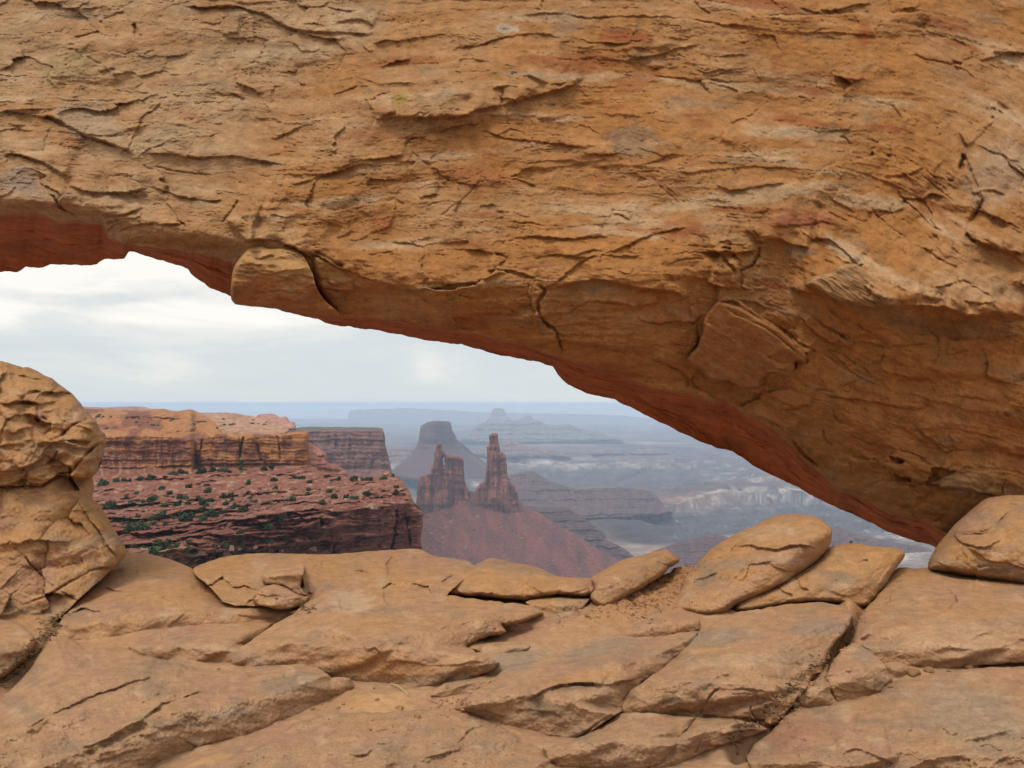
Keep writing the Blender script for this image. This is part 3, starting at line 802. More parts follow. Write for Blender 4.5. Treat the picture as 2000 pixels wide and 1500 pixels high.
FA = (RA, AX0, AY0, ST); FC = (cm, AX0, AY0, ST)


def arch_base(x, y):
    b = B_c(x); e = np.maximum(E_c(x), b + 15)
    h = np.clip((b - y) / 500.0, 0, 2)
    d = 7.75 + 1.15 * h ** 1.25
    t = np.clip((y - b) / (e - b), 0, 1.2)
    return d + U_c(x) * t ** 1.4 + 0.12 * np.exp(-((y - b) / 60.0) ** 2) * 0


def build_arch():
    xs = np.concatenate([np.linspace(-1100, -330, 12)[:-1], np.arange(-330, -30, 3.2), np.arange(-30, 2030, ST), np.arange(2030, 2330, 3.2), np.linspace(2330, 2900, 10)[1:]])
    nc = len(xs)
    X = []; Y = []; D = []; K = []
    e = E_c(xs); s = np.maximum(S_c(xs), e + 4)
    s = s + 3.0 * fbm(xs / 30, xs * 0, 160, 3)
    e = e + 4.0 * fbm(xs / 36, xs * 0, 161, 3)
    for y in np.linspace(-560, -95, 10):
        X.append(xs); Y.append(np.full(nc, y)); D.append(None); K.append(0)
    for t in np.linspace(0, 1, 640)[1:]:
        X.append(xs); Y.append(-95 + (e + 95) * t); D.append(None); K.append(0)
    X = np.array(X); Y = np.array(Y)
    Df = arch_base(X, Y) - bil(FA, X, Y) * np.where((xs < -331) | (xs > 2331), 0.6, 1)
    # underside: from the lower lip back to the far edge
    de = Df[-1]; ds = arch_base(xs, e) + T_c(xs)
    nu = 90
    tt = np.linspace(0, 1, nu + 1)[1:, None]
    kern = np.exp(-np.arange(-60, 61) ** 2 / 800.0); kern /= kern.sum()
    desm = np.convolve(np.pad(de, 60, mode='edge'), kern, 'valid')
    prof = 0.25 * tt + 0.75 * (1 - (1 - tt) ** 1.7)
    UX = np.repeat(xs[None], nu, 0); UY = e + (s - e) * tt
    UD = de + (desm - de) * sst(0, 0.25, tt) + (ds - desm) * prof
    wx = UX + 8 * fbm(UX / 60, UY / 25, 170, 3)
    edgefade = np.sin(np.pi * np.clip(tt, 0, 1)) ** 0.5
    UR = (0.10 * fbm(wx / 130, UD * 1.4, 171, 4) + 0.12 * (terrace(fbm(wx / 150, UD * 1.1, 175, 3), 5, 0.08)) + 0.03 * fbm(wx / 30, UD * 5, 179, 4)) * edgefade
    UD = UD - UR
    # rounded back edge and far side
    BX = []; BY = []; BD = []
    for k, (dy, dd) in enumerate([(-3, .12), (-12, .3), (-40, .6), (-120, .9), (-300, 1.1), (-620, 1.3), (-900, 1.2)]):
        BX.append(xs); BY.append(s + dy - (s - 400) * (0.0 if k < 3 else 0.15 * (k - 2))); BD.append(UD[-1] + dd)
    BX = np.array(BX); BY = np.array(BY); BD = np.array(BD)
    top = np.array([ray(xs, np.full(nc, -640), Df[0] + 0.4), ray(xs, np.full(nc, -700), Df[0] + 1.5)])[::-1]
    V = np.concatenate([ray(X, Y, Df), ray(UX, UY, UD), ray(BX, BY, BD), top, ray(X[:1], Y[:1], Df[:1])], 0)
    nr = V.shape[0]
    q = grid_quads(nr, nc)
    red = C(.32, .078, .02)  # fresh rock is redder; red bounce light is also put into this colour
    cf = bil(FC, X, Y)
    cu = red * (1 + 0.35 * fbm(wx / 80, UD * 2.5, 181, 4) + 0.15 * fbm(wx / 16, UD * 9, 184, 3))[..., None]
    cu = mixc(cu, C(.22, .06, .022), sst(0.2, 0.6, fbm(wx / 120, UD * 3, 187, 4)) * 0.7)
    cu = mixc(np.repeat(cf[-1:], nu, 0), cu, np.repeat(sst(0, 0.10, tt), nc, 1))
    cb = np.tile(C(.45, .24, .1), (V.shape[0] - X.shape[0] - nu, nc, 1))
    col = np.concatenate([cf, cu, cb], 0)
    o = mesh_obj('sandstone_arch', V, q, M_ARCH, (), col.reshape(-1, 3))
    tag(o, 'massive tan and orange sandstone arch spanning the view with dark red underside', 'rock arch')
    return o


arch = build_arch()

block_lines = [('l', tk((300, 280), (380, 275), (430, 300), (500, 270), (560, 280)), .035, 5, 12), ('l', tk((330, 235), (420, 250), (500, 230)), .03, 4, 10),
               ('l', tk((230, 410), (340, 400), (470, 420), (600, 440), (720, 470)), .035, 5, 18), ('l', tk((260, 350), (360, 340), (460, 360)), .025, 4, 14),
               ('l', tk((600, 225), (640, 250), (740, 290)), .03, 5, 12), ('c', tk((410, 420), (415, 490)), .02, 4), ('l', tk((240, 540), (400, 530), (600, 560), (800, 570)), .02, 5, 18),
               ('l', tk((880, 540), (960, 530), (1080, 545), (1200, 530)), .05, 6, 20), ('l', tk((900, 620), (980, 610), (1080, 600)), .03, 5, 16), ('c', tk((840, 390), (900, 380), (1000, 350)), .03, 4),
               ('l', tk((1060, 630), (1300, 600), (1500, 620)), .025, 5, 18), ('l', tk((940, 480), (1040, 500), (1200, 470)), .035, 5, 14)]
bx0, by0 = 430, 460
bgx, bgy = np.meshgrid(np.arange(bx0, 1120, ST), np.arange(by0, 720, ST))
BR = 0.03 * fbm(bgx / 60, bgy / 30, 190, 4) + 0.022 * saw(bgy / 21 + 0.9 * fbm(bgx / 70, bgy / 30, 193, 3)) * sst(-.2, .4, fbm(bgx / 60, bgy / 40, 195, 2)) \
    + 0.03 * terrace(fbm(bgx / 50, bgy / 22, 196, 3), 5, .12) + 0.006 * ridged(bgx / 20, bgy / 6, 199, 2)
_bw = bgx + 4 * fbm(bgx / 30, bgy / 30, 198, 3), bgy + 4 * fbm(bgx / 30 + 5, bgy / 30, 199, 3)
cracks(BR, bgx, bgy, _bw[0], _bw[1], bx0, by0, ST, block_lines, 50)
FB = (BR, bx0, by0, ST)


def block_depth(x, y):
    y0 = 478 + 0.16 * (x - 500)
    t = np.clip((y - y0) / 130.0, -0.3, 1.2)
    d = 7.42 + 0.30 * np.clip(0.28 - t, 0, 1) ** 1.5 * 3 + 0.55 * np.clip(t - 0.25, 0, 1.2) ** 1.6
    return d + 0.08 * sst(584, 612, x)


def block_color(x, y, v):
    c = mixc(C(.38, .205, .082), C(.31, .13, .05), sst(510, 580, y) + 0.4 * fbm(x / 60, y / 25, 201, 4))
    c = mixc(c, C(.27, .16, .085), sst(.2, .6, fbm(x / 50, y / 18, 205, 4)) * .6)
    return c * (1 + .18 * fbm(x / 18, y / 7, 209, 4))[..., None]


blk = patch('hanging_block', [(450, 583), (451, 552), (455, 529), (463, 512), (473, 499), (485, 485), (500, 478), (512, 478), (530, 484), (546, 483), (560, 482), (575, 485),
                              (586, 493), (596, 505), (605, 520), (612, 540), (618, 562), (632, 585), (652, 602), (668, 616), (640, 617), (600, 611), (560, 606), (510, 600), (470, 597), (456, 592)],
            block_depth, M_ARCH, thick=1.3, edge_r=9, edge_m=.16, tight=[[(600, 505), (612, 540), (618, 562), (632, 585), (668, 616)]], relief=lambda x, y, d: bil(FB, x, y), color=block_color, jit=1.5, seed=3, parent=arch)
tag(blk, 'rounded orange block wedged under the ledge')
lobe = patch('lower_slab', [(606, 500), (630, 503), (660, 520), (700, 545), (760, 563), (830, 572), (900, 566), (960, 560), (1010, 540), (1046, 555), (1050, 590), (1060, 625), (1085, 650), (1098, 690),
                            (1070, 690), (1020, 673), (985, 668), (930, 652), (860, 645), (790, 632), (720, 621), (665, 613), (640, 590), (622, 563), (616, 540)],
             lambda x, y: 7.58 + 0.0008 * (x - 600) + .42 * np.clip((y - 490 - 0.18 * (x - 600)) / 120, 0, 1.2) ** 1.3, M_ARCH, thick=.9, edge_r=9, edge_m=.10,
             relief=lambda x, y, d: bil(FB, x, y) * 1.1, color=block_color, jit=2, seed=5, parent=arch)
tag(lobe, 'long orange slab along the lower lip of the arch')


# slabs that stand proud of the wall
def proud(name, poly, out, label, cols, lines=(), seed=1, ang=30, edge_m=.14, stri=.02, und=0.0):
    X0 = min(p[0] for p in poly) - 20; Y0 = min(p[1] for p in poly) - 20
    gx, gy = np.meshgrid(np.arange(X0, max(p[0] for p in poly) + 20, ST), np.arange(Y0, max(p[1] for p in poly) + 20, ST))
    c, s = math.cos(math.radians(ang)), math.sin(math.radians(ang))
    wx = gx + 3 * fbm(gx / 30, gy / 30, seed, 3); wy = gy + 3 * fbm(gx / 30 + 4, gy / 30, seed + 3, 3)
    al = c * wx + s * wy; ac = -s * wx + c * wy
    R = .02 * fbm(al / 70, ac / 30, seed + 5, 4) + stri * saw(ac / 15 + 1.3 * fbm(al / 120, ac / 30, seed + 8, 3), .25) * (.5 + .7 * fbm(al / 60, ac / 20, seed + 9, 2)) + stri * .5 * saw(ac / 6.5 + 1.6 * fbm(al / 70, ac / 20, seed + 10, 2), .3) \
        + .012 * terrace(fbm(al / 60, ac / 25, seed + 12, 3), 4, .1) + .004 * ridged(al / 20, ac / 6, seed + 14, 2)
    cracks(R, gx, gy, wx, wy, X0, Y0, ST, lines, seed)
    FR = (R, X0, Y0, ST)
    xm = sum(p[0] for p in poly) / len(poly); ym = sum(p[1] for p in poly) / len(poly)
    kk = np.linspace(-60, 60, 5)
    def smooth_base(x, y):
        return sum(arch_base(x + a, y + b) for a in (-40, 0, 40) for b in (-30, 0, 30)) / 9
    big_m = float(bil(FA, np.array([xm]), np.array([ym]))[0])
    def dep(x, y):
        return smooth_base(x, y) - max(big_m, 0.0) * .5 - out + und * (y - ym) / 100
    def colr(x, y, v):
        q = (c * x + s * y, -s * x + c * y)
        t = mixc(cols[0], cols[1], np.clip(.5 + .9 * fbm(q[0] / 60, q[1] / 22, seed + 16, 4), 0, 1))
        t = mixc(t, cols[2], sst(.15, .5, fbm(q[0] / 50, q[1] / 12, seed + 20, 4)) * .6)
        return t * (1 + .16 * fbm(q[0] / 14, q[1] / 5, seed + 24, 3))[..., None]
    o = patch(name, poly, dep, M_ARCH, thick=.45, edge_r=7, edge_m=edge_m, relief=lambda x, y, d: bil(FR, x, y), color=colr, jit=2.2, seed=seed, parent=arch, smooth=0)
    return tag(o, label)


proud('pointed_slab', tf((290, 300), (340, 318), (380, 330), (440, 358), (500, 392), (570, 430), (640, 472), (690, 512), (730, 548), (770, 580), (788, 615), (782, 662), (745, 648), (722, 650), (722, 690), (695, 724), (640, 722), (580, 712), (545, 740),
      (520, 790), (470, 800), (410, 790), (350, 752), (240, 752), (205, 705), (150, 668), (112, 630), (180, 560), (205, 480), (212, 405), (250, 350)), .17, 'smooth rusty slab tapering to a point on the wall',
      [C(.29, .128, .045), C(.25, .10, .035), C(.33, .17, .075)], [('u', tf((330, 360), (420, 400), (520, 450), (620, 510), (700, 580), (740, 620)), .05, 4, 20), ('c', tf((560, 620), (640, 650), (700, 650)), .05, 5),
      ('l', tf((540, 700), (600, 690), (690, 690)), .05, 6, 18), ('u', tf((230, 430), (300, 480), (380, 520)), .03, 6, 30)], seed=840, ang=30, stri=.004, edge_m=.12)
proud('layered_fin', tg((1105, 592), (1125, 555), (1160, 515), (1230, 490), (1290, 480), (1340, 470), (1385, 450), (1420, 408), (1480, 378), (1540, 368), (1610, 375), (1680, 425), (1760, 480), (1860, 540), (1960, 600), (2060, 650), (2160, 720), (2180, 790), (2080, 790),
      (1980, 775), (1880, 800), (1780, 812), (1680, 800), (1560, 775), (1440, 745), (1340, 690), (1250, 640), (1180, 600)), .20, 'overhanging fin of thin tilted layers',
      [C(.34, .19, .085), C(.27, .145, .062), C(.19, .12, .065)], seed=870, ang=33, stri=.02, edge_m=.22, und=.05)

# ------------------------------------------------------------------ near ledge: bedrock slabs, boulders, sand
GX0, GY0 = -360, 680
_gx, _gy = np.meshgrid(np.arange(GX0, 2400, ST), np.arange(GY0, 1600, ST))
_wx = _gx + 3.0 * fbm(_gx / 50, _gy / 50, 210, 4) + 1.2 * fbm(_gx / 9, _gy / 9, 214, 2)
_wy = _gy + 3.0 * fbm(_gx / 50 + 5, _gy / 50, 212, 4) + 1.2 * fbm(_gx / 9 + 3, _gy / 9, 216, 2)


def t1(*p): return tl(0, 975, .35, p)
def t2(*p): return tl(650, 975, .35, p)
def t3(*p): return tl(1300, 975, .35, p)
def tq(*p): return tl(0, 690, .2066, p)


GROUND_LINES = [
    # knobby stack at the edge of the opening
    ('l', tq((0, 475), (60, 490), (120, 490), (200, 460), (280, 462), (380, 475), (470, 460), (560, 450)), .08, 6, 22), ('c', tq((0, 475), (80, 490), (200, 460), (380, 475)), .07, 5),
    ('l', tq((0, 1115), (100, 1112), (200, 1095), (260, 1065), (330, 1030), (390, 990), (440, 960)), .10, 7, 34),
    ('c', tq((500, 1150), (620, 1135), (700, 1110), (730, 1050), (800, 970), (900, 880), (985, 830)), .11, 6),
    ('l', tq((600, 1160), (720, 1178), (830, 1165)), .06, 5, 14), ('c', tq((260, 1220), (320, 1240), (400, 1248), (450, 1210), (560, 1160)), .07, 5),
    ('c', tq((510, 832), (570, 790), (630, 735), (700, 672), (780, 645), (870, 618)), .08, 6), ('u', tq((510, 832), (630, 735), (700, 672), (870, 618)), .04, 5, 30),
    ('c', tq((350, 490), (368, 560), (365, 665)), .05, 5), ('c', tq((540, 580), (580, 625), (620, 665)), .04, 4.5), ('c', tq((20, 710), (50, 660), (95, 618)), .04, 4.5),
    ('c', tq((240, 395), (225, 430), (205, 450)), .04, 5), ('c', tq((490, 365), (530, 340), (545, 290), (600, 320)), .05, 5),
    ('l', tq((515, 838), (600, 825), (700, 822), (840, 832), (890, 790), (930, 720)), .045, 5, 18), ('c', tq((425, 1070), (500, 1000), (560, 920)), .05, 5),
    ('c', tq((480, 1040), (550, 1000), (610, 985)), .04, 4.5), ('l', tq((150, 130), (260, 150), (400, 195)), .03, 5, 14), ('l', tq((0, 210), (90, 170), (240, 215)), .05, 7, 22),
    ('l', tq((240, 360), (330, 345), (420, 380), (520, 350)), .05, 6, 18), ('l', tq((0, 430), (120, 445), (200, 430), (245, 380)), .05, 6, 20), ('l', tq((480, 400), (600, 350), (700, 390), (760, 470)), .04, 5, 16),
    ('l', tq((0, 860), (120, 840), (330, 820)), .02, 5, 20), ('c', tq((400, 590), (450, 640), (480, 655)), .04, 5), ('u', tq((380, 770), (440, 800), (500, 850)), .05, 6, 40),
    ('l', tq((560, 770), (680, 690), (780, 680), (880, 760)), .04, 5, 20), ('l', tq((620, 880), (700, 870), (800, 840)), .03, 5, 14), ('l', tq((760, 1010), (840, 960), (980, 900)), .03, 5, 16),
    ('l', tq((0, 1245), (100, 1245), (160, 1215), (250, 1170), (370, 1155), (500, 1145)), .05, 6, 16),
    # rounded boulder under the stack
    ('c', t1((130, 310), (180, 370), (240, 440), (330, 510)), .05, 4.5), ('c', t1((150, 585), (240, 545), (330, 510), (420, 445), (500, 405), (560, 385), (640, 380)), .06, 5),
    ('c', t1((330, 510), (390, 545), (440, 570)), .05, 5), ('c', t1((440, 0), (480, 100), (560, 190), (600, 280), (660, 330)), .06, 8), ('l', t1((560, 390), (610, 385), (650, 345)), .05, 6, 16),
    ('u', t1((510, 60), (570, 110), (640, 200), (680, 290)), .03, 7, 26), ('c', t1((60, 250), (100, 290), (130, 315)), .02, 4),
    # slabs
    ('l', t1((240, 1215), (330, 1180), (430, 1130), (520, 1100), (620, 1055), (760, 1010), (900, 985)), .028, 4, 40), ('l', t1((700, 1260), (770, 1245), (800, 1220), (880, 1160), (990, 1110), (1160, 1060)), .030, 5, 34),
    ('l', t1((450, 1390), (560, 1350), (650, 1320), (720, 1290), (780, 1260)), .026, 4, 30), ('l', t1((1120, 1370), (1240, 1345), (1380, 1330)), .02, 4, 18), ('l', t1((520, 1470), (620, 1440), (800, 1380)), .02, 5, 30),
    ('l', t1((1000, 1330), (1080, 1370), (1130, 1395)), .02, 4, 14), ('l', t1((780, 1140), (900, 1080)), .015, 4, 16), ('l', t1((150, 1270), (260, 1210)), .012, 3, 16),
    ('c', t1((1060, 480), (1140, 530), (1225, 575)), .025, 4), ('l', t1((840, 578), (960, 585), (1080, 600)), .02, 4, 12), ('l', t1((930, 710), (1000, 660), (1070, 605)), .015, 4, 12),
    ('l', t1((870, 830), (900, 790), (890, 740)), .02, 4, 14), ('l', t1((1060, 820), (1130, 860), (1210, 880)), .015, 4, 14), ('c', t1((1060, 400), (1150, 470), (1230, 500)), .03, 5),
    ('l', t1((1300, 640), (1420, 660), (1560, 655)), .02, 5, 14), ('c', t1((1330, 800), (1400, 830)), .015, 4),
    ('l', t2((740, 815), (780, 840), (830, 850)), .03, 4, 14), ('l', t2((190, 850), (240, 820), (290, 880)), .02, 5, 16), ('l', t2((250, 910), (400, 900), (560, 930), (720, 920), (860, 900)), .02, 8, 40),
    ('l', t2((360, 780), (470, 770), (560, 740)), .012, 5, 26), ('l', t2((540, 700), (580, 720), (640, 720), (820, 670)), .012, 4, 20), ('l', t2((700, 600), (800, 620), (900, 640)), .01, 4, 16),
    ('c', t2((170, 310), (260, 370), (360, 420), (355, 390)), .03, 4), ('l', t2((100, 390), (180, 400), (300, 460)), .02, 5, 20), ('l', t2((1060, 540), (1180, 540), (1280, 520), (1440, 545)), .05, 5, 20),
    ('l', t2((640, 500), (740, 500), (830, 530), (980, 555)), .03, 4, 20), ('l', t2((1260, 530), (1350, 520), (1450, 490)), .035, 5, 20), ('c', t2((1380, 445), (1440, 490), (1420, 545)), .04, 5),
    ('l', t2((1520, 460), (1600, 400), (1680, 340)), .03, 5, 20), ('c', t2((1800, 350), (1850, 370), (1890, 380)), .03, 5), ('u', t2((1480, 560), (1560, 500), (1640, 480)), .03, 6, 20),
    ('l', t2((1070, 1140), (1120, 1100), (1180, 1062), (1240, 1045), (1300, 1030), (1430, 1020), (1520, 1035), (1620, 1020), (1720, 988)), .055, 7, 34), ('c', t2((1070, 1140), (1180, 1062), (1300, 1030)), .03, 5),
    ('l', t2((1000, 1190), (1060, 1160), (1140, 1180), (1240, 1190), (1290, 1225)), .025, 7, 22), ('l', t2((700, 1170), (800, 1165), (880, 1190), (960, 1215)), .025, 6, 18),
    ('l', t2((940, 1250), (1060, 1290), (1180, 1320), (1300, 1320)), .03, 6, 22), ('c', t2((1180, 1385), (1290, 1370), (1400, 1320), (1500, 1240), (1590, 1190)), .05, 6),
    ('l', t2((880, 1160), (980, 1130), (1080, 1090)), .012, 4, 20), ('l', t2((880, 1000), (960, 1030), (1040, 990)), .012, 5, 16),
    ('l', t2((540, 1340), (590, 1380), (650, 1385), (720, 1340), (760, 1270)), .022, 4, 18), ('l', t2((220, 1360), (290, 1365), (340, 1350)), .015, 4, 12), ('l', t2((480, 1450), (600, 1420), (740, 1390)), .015, 4, 18),
    ('l', t2((730, 1310), (770, 1275), (840, 1260)), .012, 4, 14), ('l', t2((930, 1430), (1000, 1420), (1060, 1400)), .012, 4, 14), ('l', t2((240, 1290), (340, 1270)), .012, 4, 12), ('l', t2((60, 1420), (170, 1430), (240, 1390)), .014, 4, 14),
    ('l', t2((20, 1295), (70, 1300), (140, 1260), (250, 1240)), .014, 4, 12), ('l', t2((100, 1160), (180, 1110), (300, 1100)), .012, 4, 10),
    # right-hand blocks
    ('l', t3((365, 262), (420, 262), (480, 256), (540, 268), (600, 276), (640, 272), (680, 258), (740, 252), (800, 262), (850, 280)), .09, 6, 30), ('c', t3((500, 320), (430, 400), (350, 480), (260, 590)), .025, 4),
    ('l', t3((140, 450), (240, 430), (330, 375)), .03, 5, 18), ('l', t3((720, 125), (760, 110), (820, 112)), .03, 5, 12), ('u', t3((430, 255), (480, 215), (500, 250)), .03, 5, 16), ('c', t3((570, 180), (585, 210)), .015, 4),
    ('c', t3((480, 550), (560, 520), (650, 480), (760, 425), (850, 360)), .05, 5), ('c', t3((340, 640), (345, 610), (400, 590)), .04, 5), ('l', t3((900, 300), (1000, 290), (1060, 260)), .03, 6, 12),
    ('l', t3((880, 385), (950, 370), (1010, 400), (1100, 380)), .015, 6, 16), ('u', t3((1160, 560), (1190, 450), (1240, 390), (1310, 330)), .02, 6, 20), ('l', t3((860, 480), (960, 530), (1060, 540), (1120, 480)), .02, 8, 24),
    ('c', t3((1590, 195), (1680, 185), (1760, 180), (1830, 160), (1890, 95), (1945, 40)), .06, 5), ('l', t3((1590, 198), (1680, 190), (1770, 185), (1835, 160)), .06, 6, 22), ('c', t3((1890, 15), (1950, 35), (2010, 20)), .04, 6),
    ('c', t3((1620, 240), (1650, 290), (1690, 335)), .03, 4), ('l', t3((1680, 270), (1740, 300), (1800, 345), (1900, 350), (1960, 375), (2040, 395)), .06, 6, 24), ('l', t3((1480, 330), (1560, 370), (1700, 430), (1900, 440)), .03, 8, 20),
    ('l', t3((590, 650), (650, 660), (720, 680), (800, 685), (910, 685)), .014, 3.5, 12), ('l', t3((680, 640), (620, 650), (570, 680)), .02, 4, 14), ('l', t3((660, 740), (760, 745)), .008, 3, 10), ('l', t3((640, 840), (690, 865), (680, 880)), .012, 4, 30),
    ('c', t3((180, 1215), (220, 1140), (270, 1070), (310, 1060)), .045, 5), ('c', t3((190, 1210), (320, 1215), (420, 1225), (530, 1240), (600, 1220)), .05, 6), ('c', t3((470, 1150), (475, 1190), (520, 1235)), .04, 4.5),
    ('l', t3((510, 1110), (560, 1105), (610, 1125)), .03, 5, 16), ('l', t3((270, 1070), (380, 1055), (500, 1060), (640, 1090)), .02, 6, 24), ('l', t3((0, 1150), (60, 1160), (160, 1190)), .03, 6, 20), ('c', t3((360, 1085), (480, 1090)), .02, 4),
    ('u', t3((620, 1230), (700, 1150), (800, 1050), (880, 960)), .02, 5, 30), ('l', t3((300, 1320), (400, 1290), (520, 1280)), .04, 6, 20), ('c', t3((200, 1340), (160, 1420)), .03, 5), ('l', t3((240, 1380), (400, 1350)), .03, 6, 16),
    ('l', t3((940, 945), (985, 945), (1035, 965)), .03, 5, 14), ('l', t3((1020, 800), (1060, 790), (1090, 830)), .02, 4, 12), ('c', t3((905, 1000), (920, 1080), (950, 1135)), .03, 5), ('l', t3((930, 1050), (1060, 1080), (1180, 1060)), .02, 7, 20),
    ('l', t3((970, 1430), (1020, 1400), (1080, 1390), (1160, 1420), (1290, 1480)), .03, 5, 26), ('c', t3((1200, 1215), (1220, 1280), (1240, 1360), (1260, 1430)), .02, 4.5), ('c', t3((1075, 1190), (1050, 1250), (1045, 1310)), .02, 5),
    ('l', t3((1500, 1270), (1560, 1280), (1600, 1320), (1640, 1300)), .012, 6, 16), ('l', t3((1740, 1380), (1800, 1360), (1850, 1400), (1900, 1400)), .012, 6, 16), ('u', t3((1270, 1200), (1350, 1230), (1370, 1300)), .02, 8, 30), ('c', t3((740, 1420), (752, 1480)), .02, 5),
    ('l', t3((1480, 870), (1560, 830), (1700, 840), (1840, 850)), .012, 6, 26), ('l', t3((1860, 1340), (1940, 1330), (2030, 1330)), .01, 5, 20), ('l', t3((1430, 700), (1560, 720), (1750, 690)), .006, 5, 30),
]
RG = (0.020 * fbm(_wx / 150, _wy / 80, 220, 3) + 0.011 * fbm(_wx / 42, _wy / 24, 224, 4) + 0.006 * terrace(fbm(_wx / 110, _wy / 42, 228, 4), 5, 0.12) + 0.0030 * fbm(_wx / 9, _wy / 6, 232, 3))
_al = .94 * _wx - .34 * _wy; _ac = .34 * _wx + .94 * _wy       # faint bedding rising to the right
RG += 0.007 * saw(_ac / 44 + 1.5 * fbm(_al / 190, _ac / 80, 236, 3), 0.1) * sst(0.0, 0.5, fbm(_al / 160, _ac / 60, 239, 3))
RG += 0.0035 * saw(_ac / 13 + 2.5 * fbm(_al / 120, _ac / 60, 241, 3), 0.2) * sst(0.1, 0.5, fbm(_al / 110, _ac / 40, 244, 3))
_ph = _ac / 105 + 1.2 * fbm(_al / 330, _ac / 120, 245, 3)
RG += 0.034 * (0.5 - 0.5 * np.cos(2 * np.pi * (_ph - np.floor(_ph)) ** 1.25)) * sst(-.3, .4, fbm(_al / 260, _ac / 90, 247, 3)) * sst(1120, 1210, _gy)
RG += 0.024 * fbm(_al / 170, _ac / 60, 248, 3)
RG += .0022 * fbm(_wx / 5, _wy / 4, 281, 3) - .007 * np.maximum(0, 1 - np.abs(fbm(_al / 240, _ac / 34, 282, 4)) / .02) * sst(-.05, .3, fbm(_al / 120, _ac / 60, 283, 2)) \
    - .006 * np.maximum(0, 1 - np.abs(fbm(_wx / 160, _wy / 90, 284, 4)) / .012) * sst(.1, .4, fbm(_wx / 150, _wy / 80, 285, 2)) - .004 * sst(.4, .6, fbm(_wx / 7, _wy / 5, 286, 2)) * sst(0, .4, fbm(_wx / 90, _wy / 50, 287, 2))
cracks(RG, _gx, _gy, _wx, _wy, GX0, GY0, ST, [(a[0], a[1], a[2] * .85, a[3] * (.62 if a[0] == 'c' else .8)) + tuple(r * 1.3 for r in a[4:]) for a in GROUND_LINES], 100, .45)
# broken facets and layers on the blocks of the rim and on the stack beside the opening
_qa, _qv, _qx, _qy = worley(_wx / 85 + .25 * fbm(_wx / 60, _wy / 60, 288, 3), _wy / 48 + .25 * fbm(_wx / 60, _wy / 60, 289, 3), 91)
_qm = sst(1215, 1170, _gy) * sst(-.35, .15, fbm(_wx / 150, _wy / 90, 290, 2)) * np.clip(.45 + .9 * sst(260, 200, _gx), 0, 1)
RG += _qm * (.045 * (_qv - .5) + .075 * (_qx * np.cos(_qv * 40) + _qy * np.sin(_qv * 40)) - .012 * np.maximum(0, 1 - _qa / .05))
_st = sst(260, 200, _gx) * sst(1060, 900, _gy)
RG += _st * (.055 * fbm(_wx / 70, _wy / 38, 291, 4) + .035 * saw((_wy + .12 * _wx) / 34 + .7 * fbm(_wx / 110, _wy / 45, 292, 3), .2) * sst(-.2, .35, fbm(_wx / 90, _wy / 45, 293, 2)))
FG = (RG, GX0, GY0, ST)

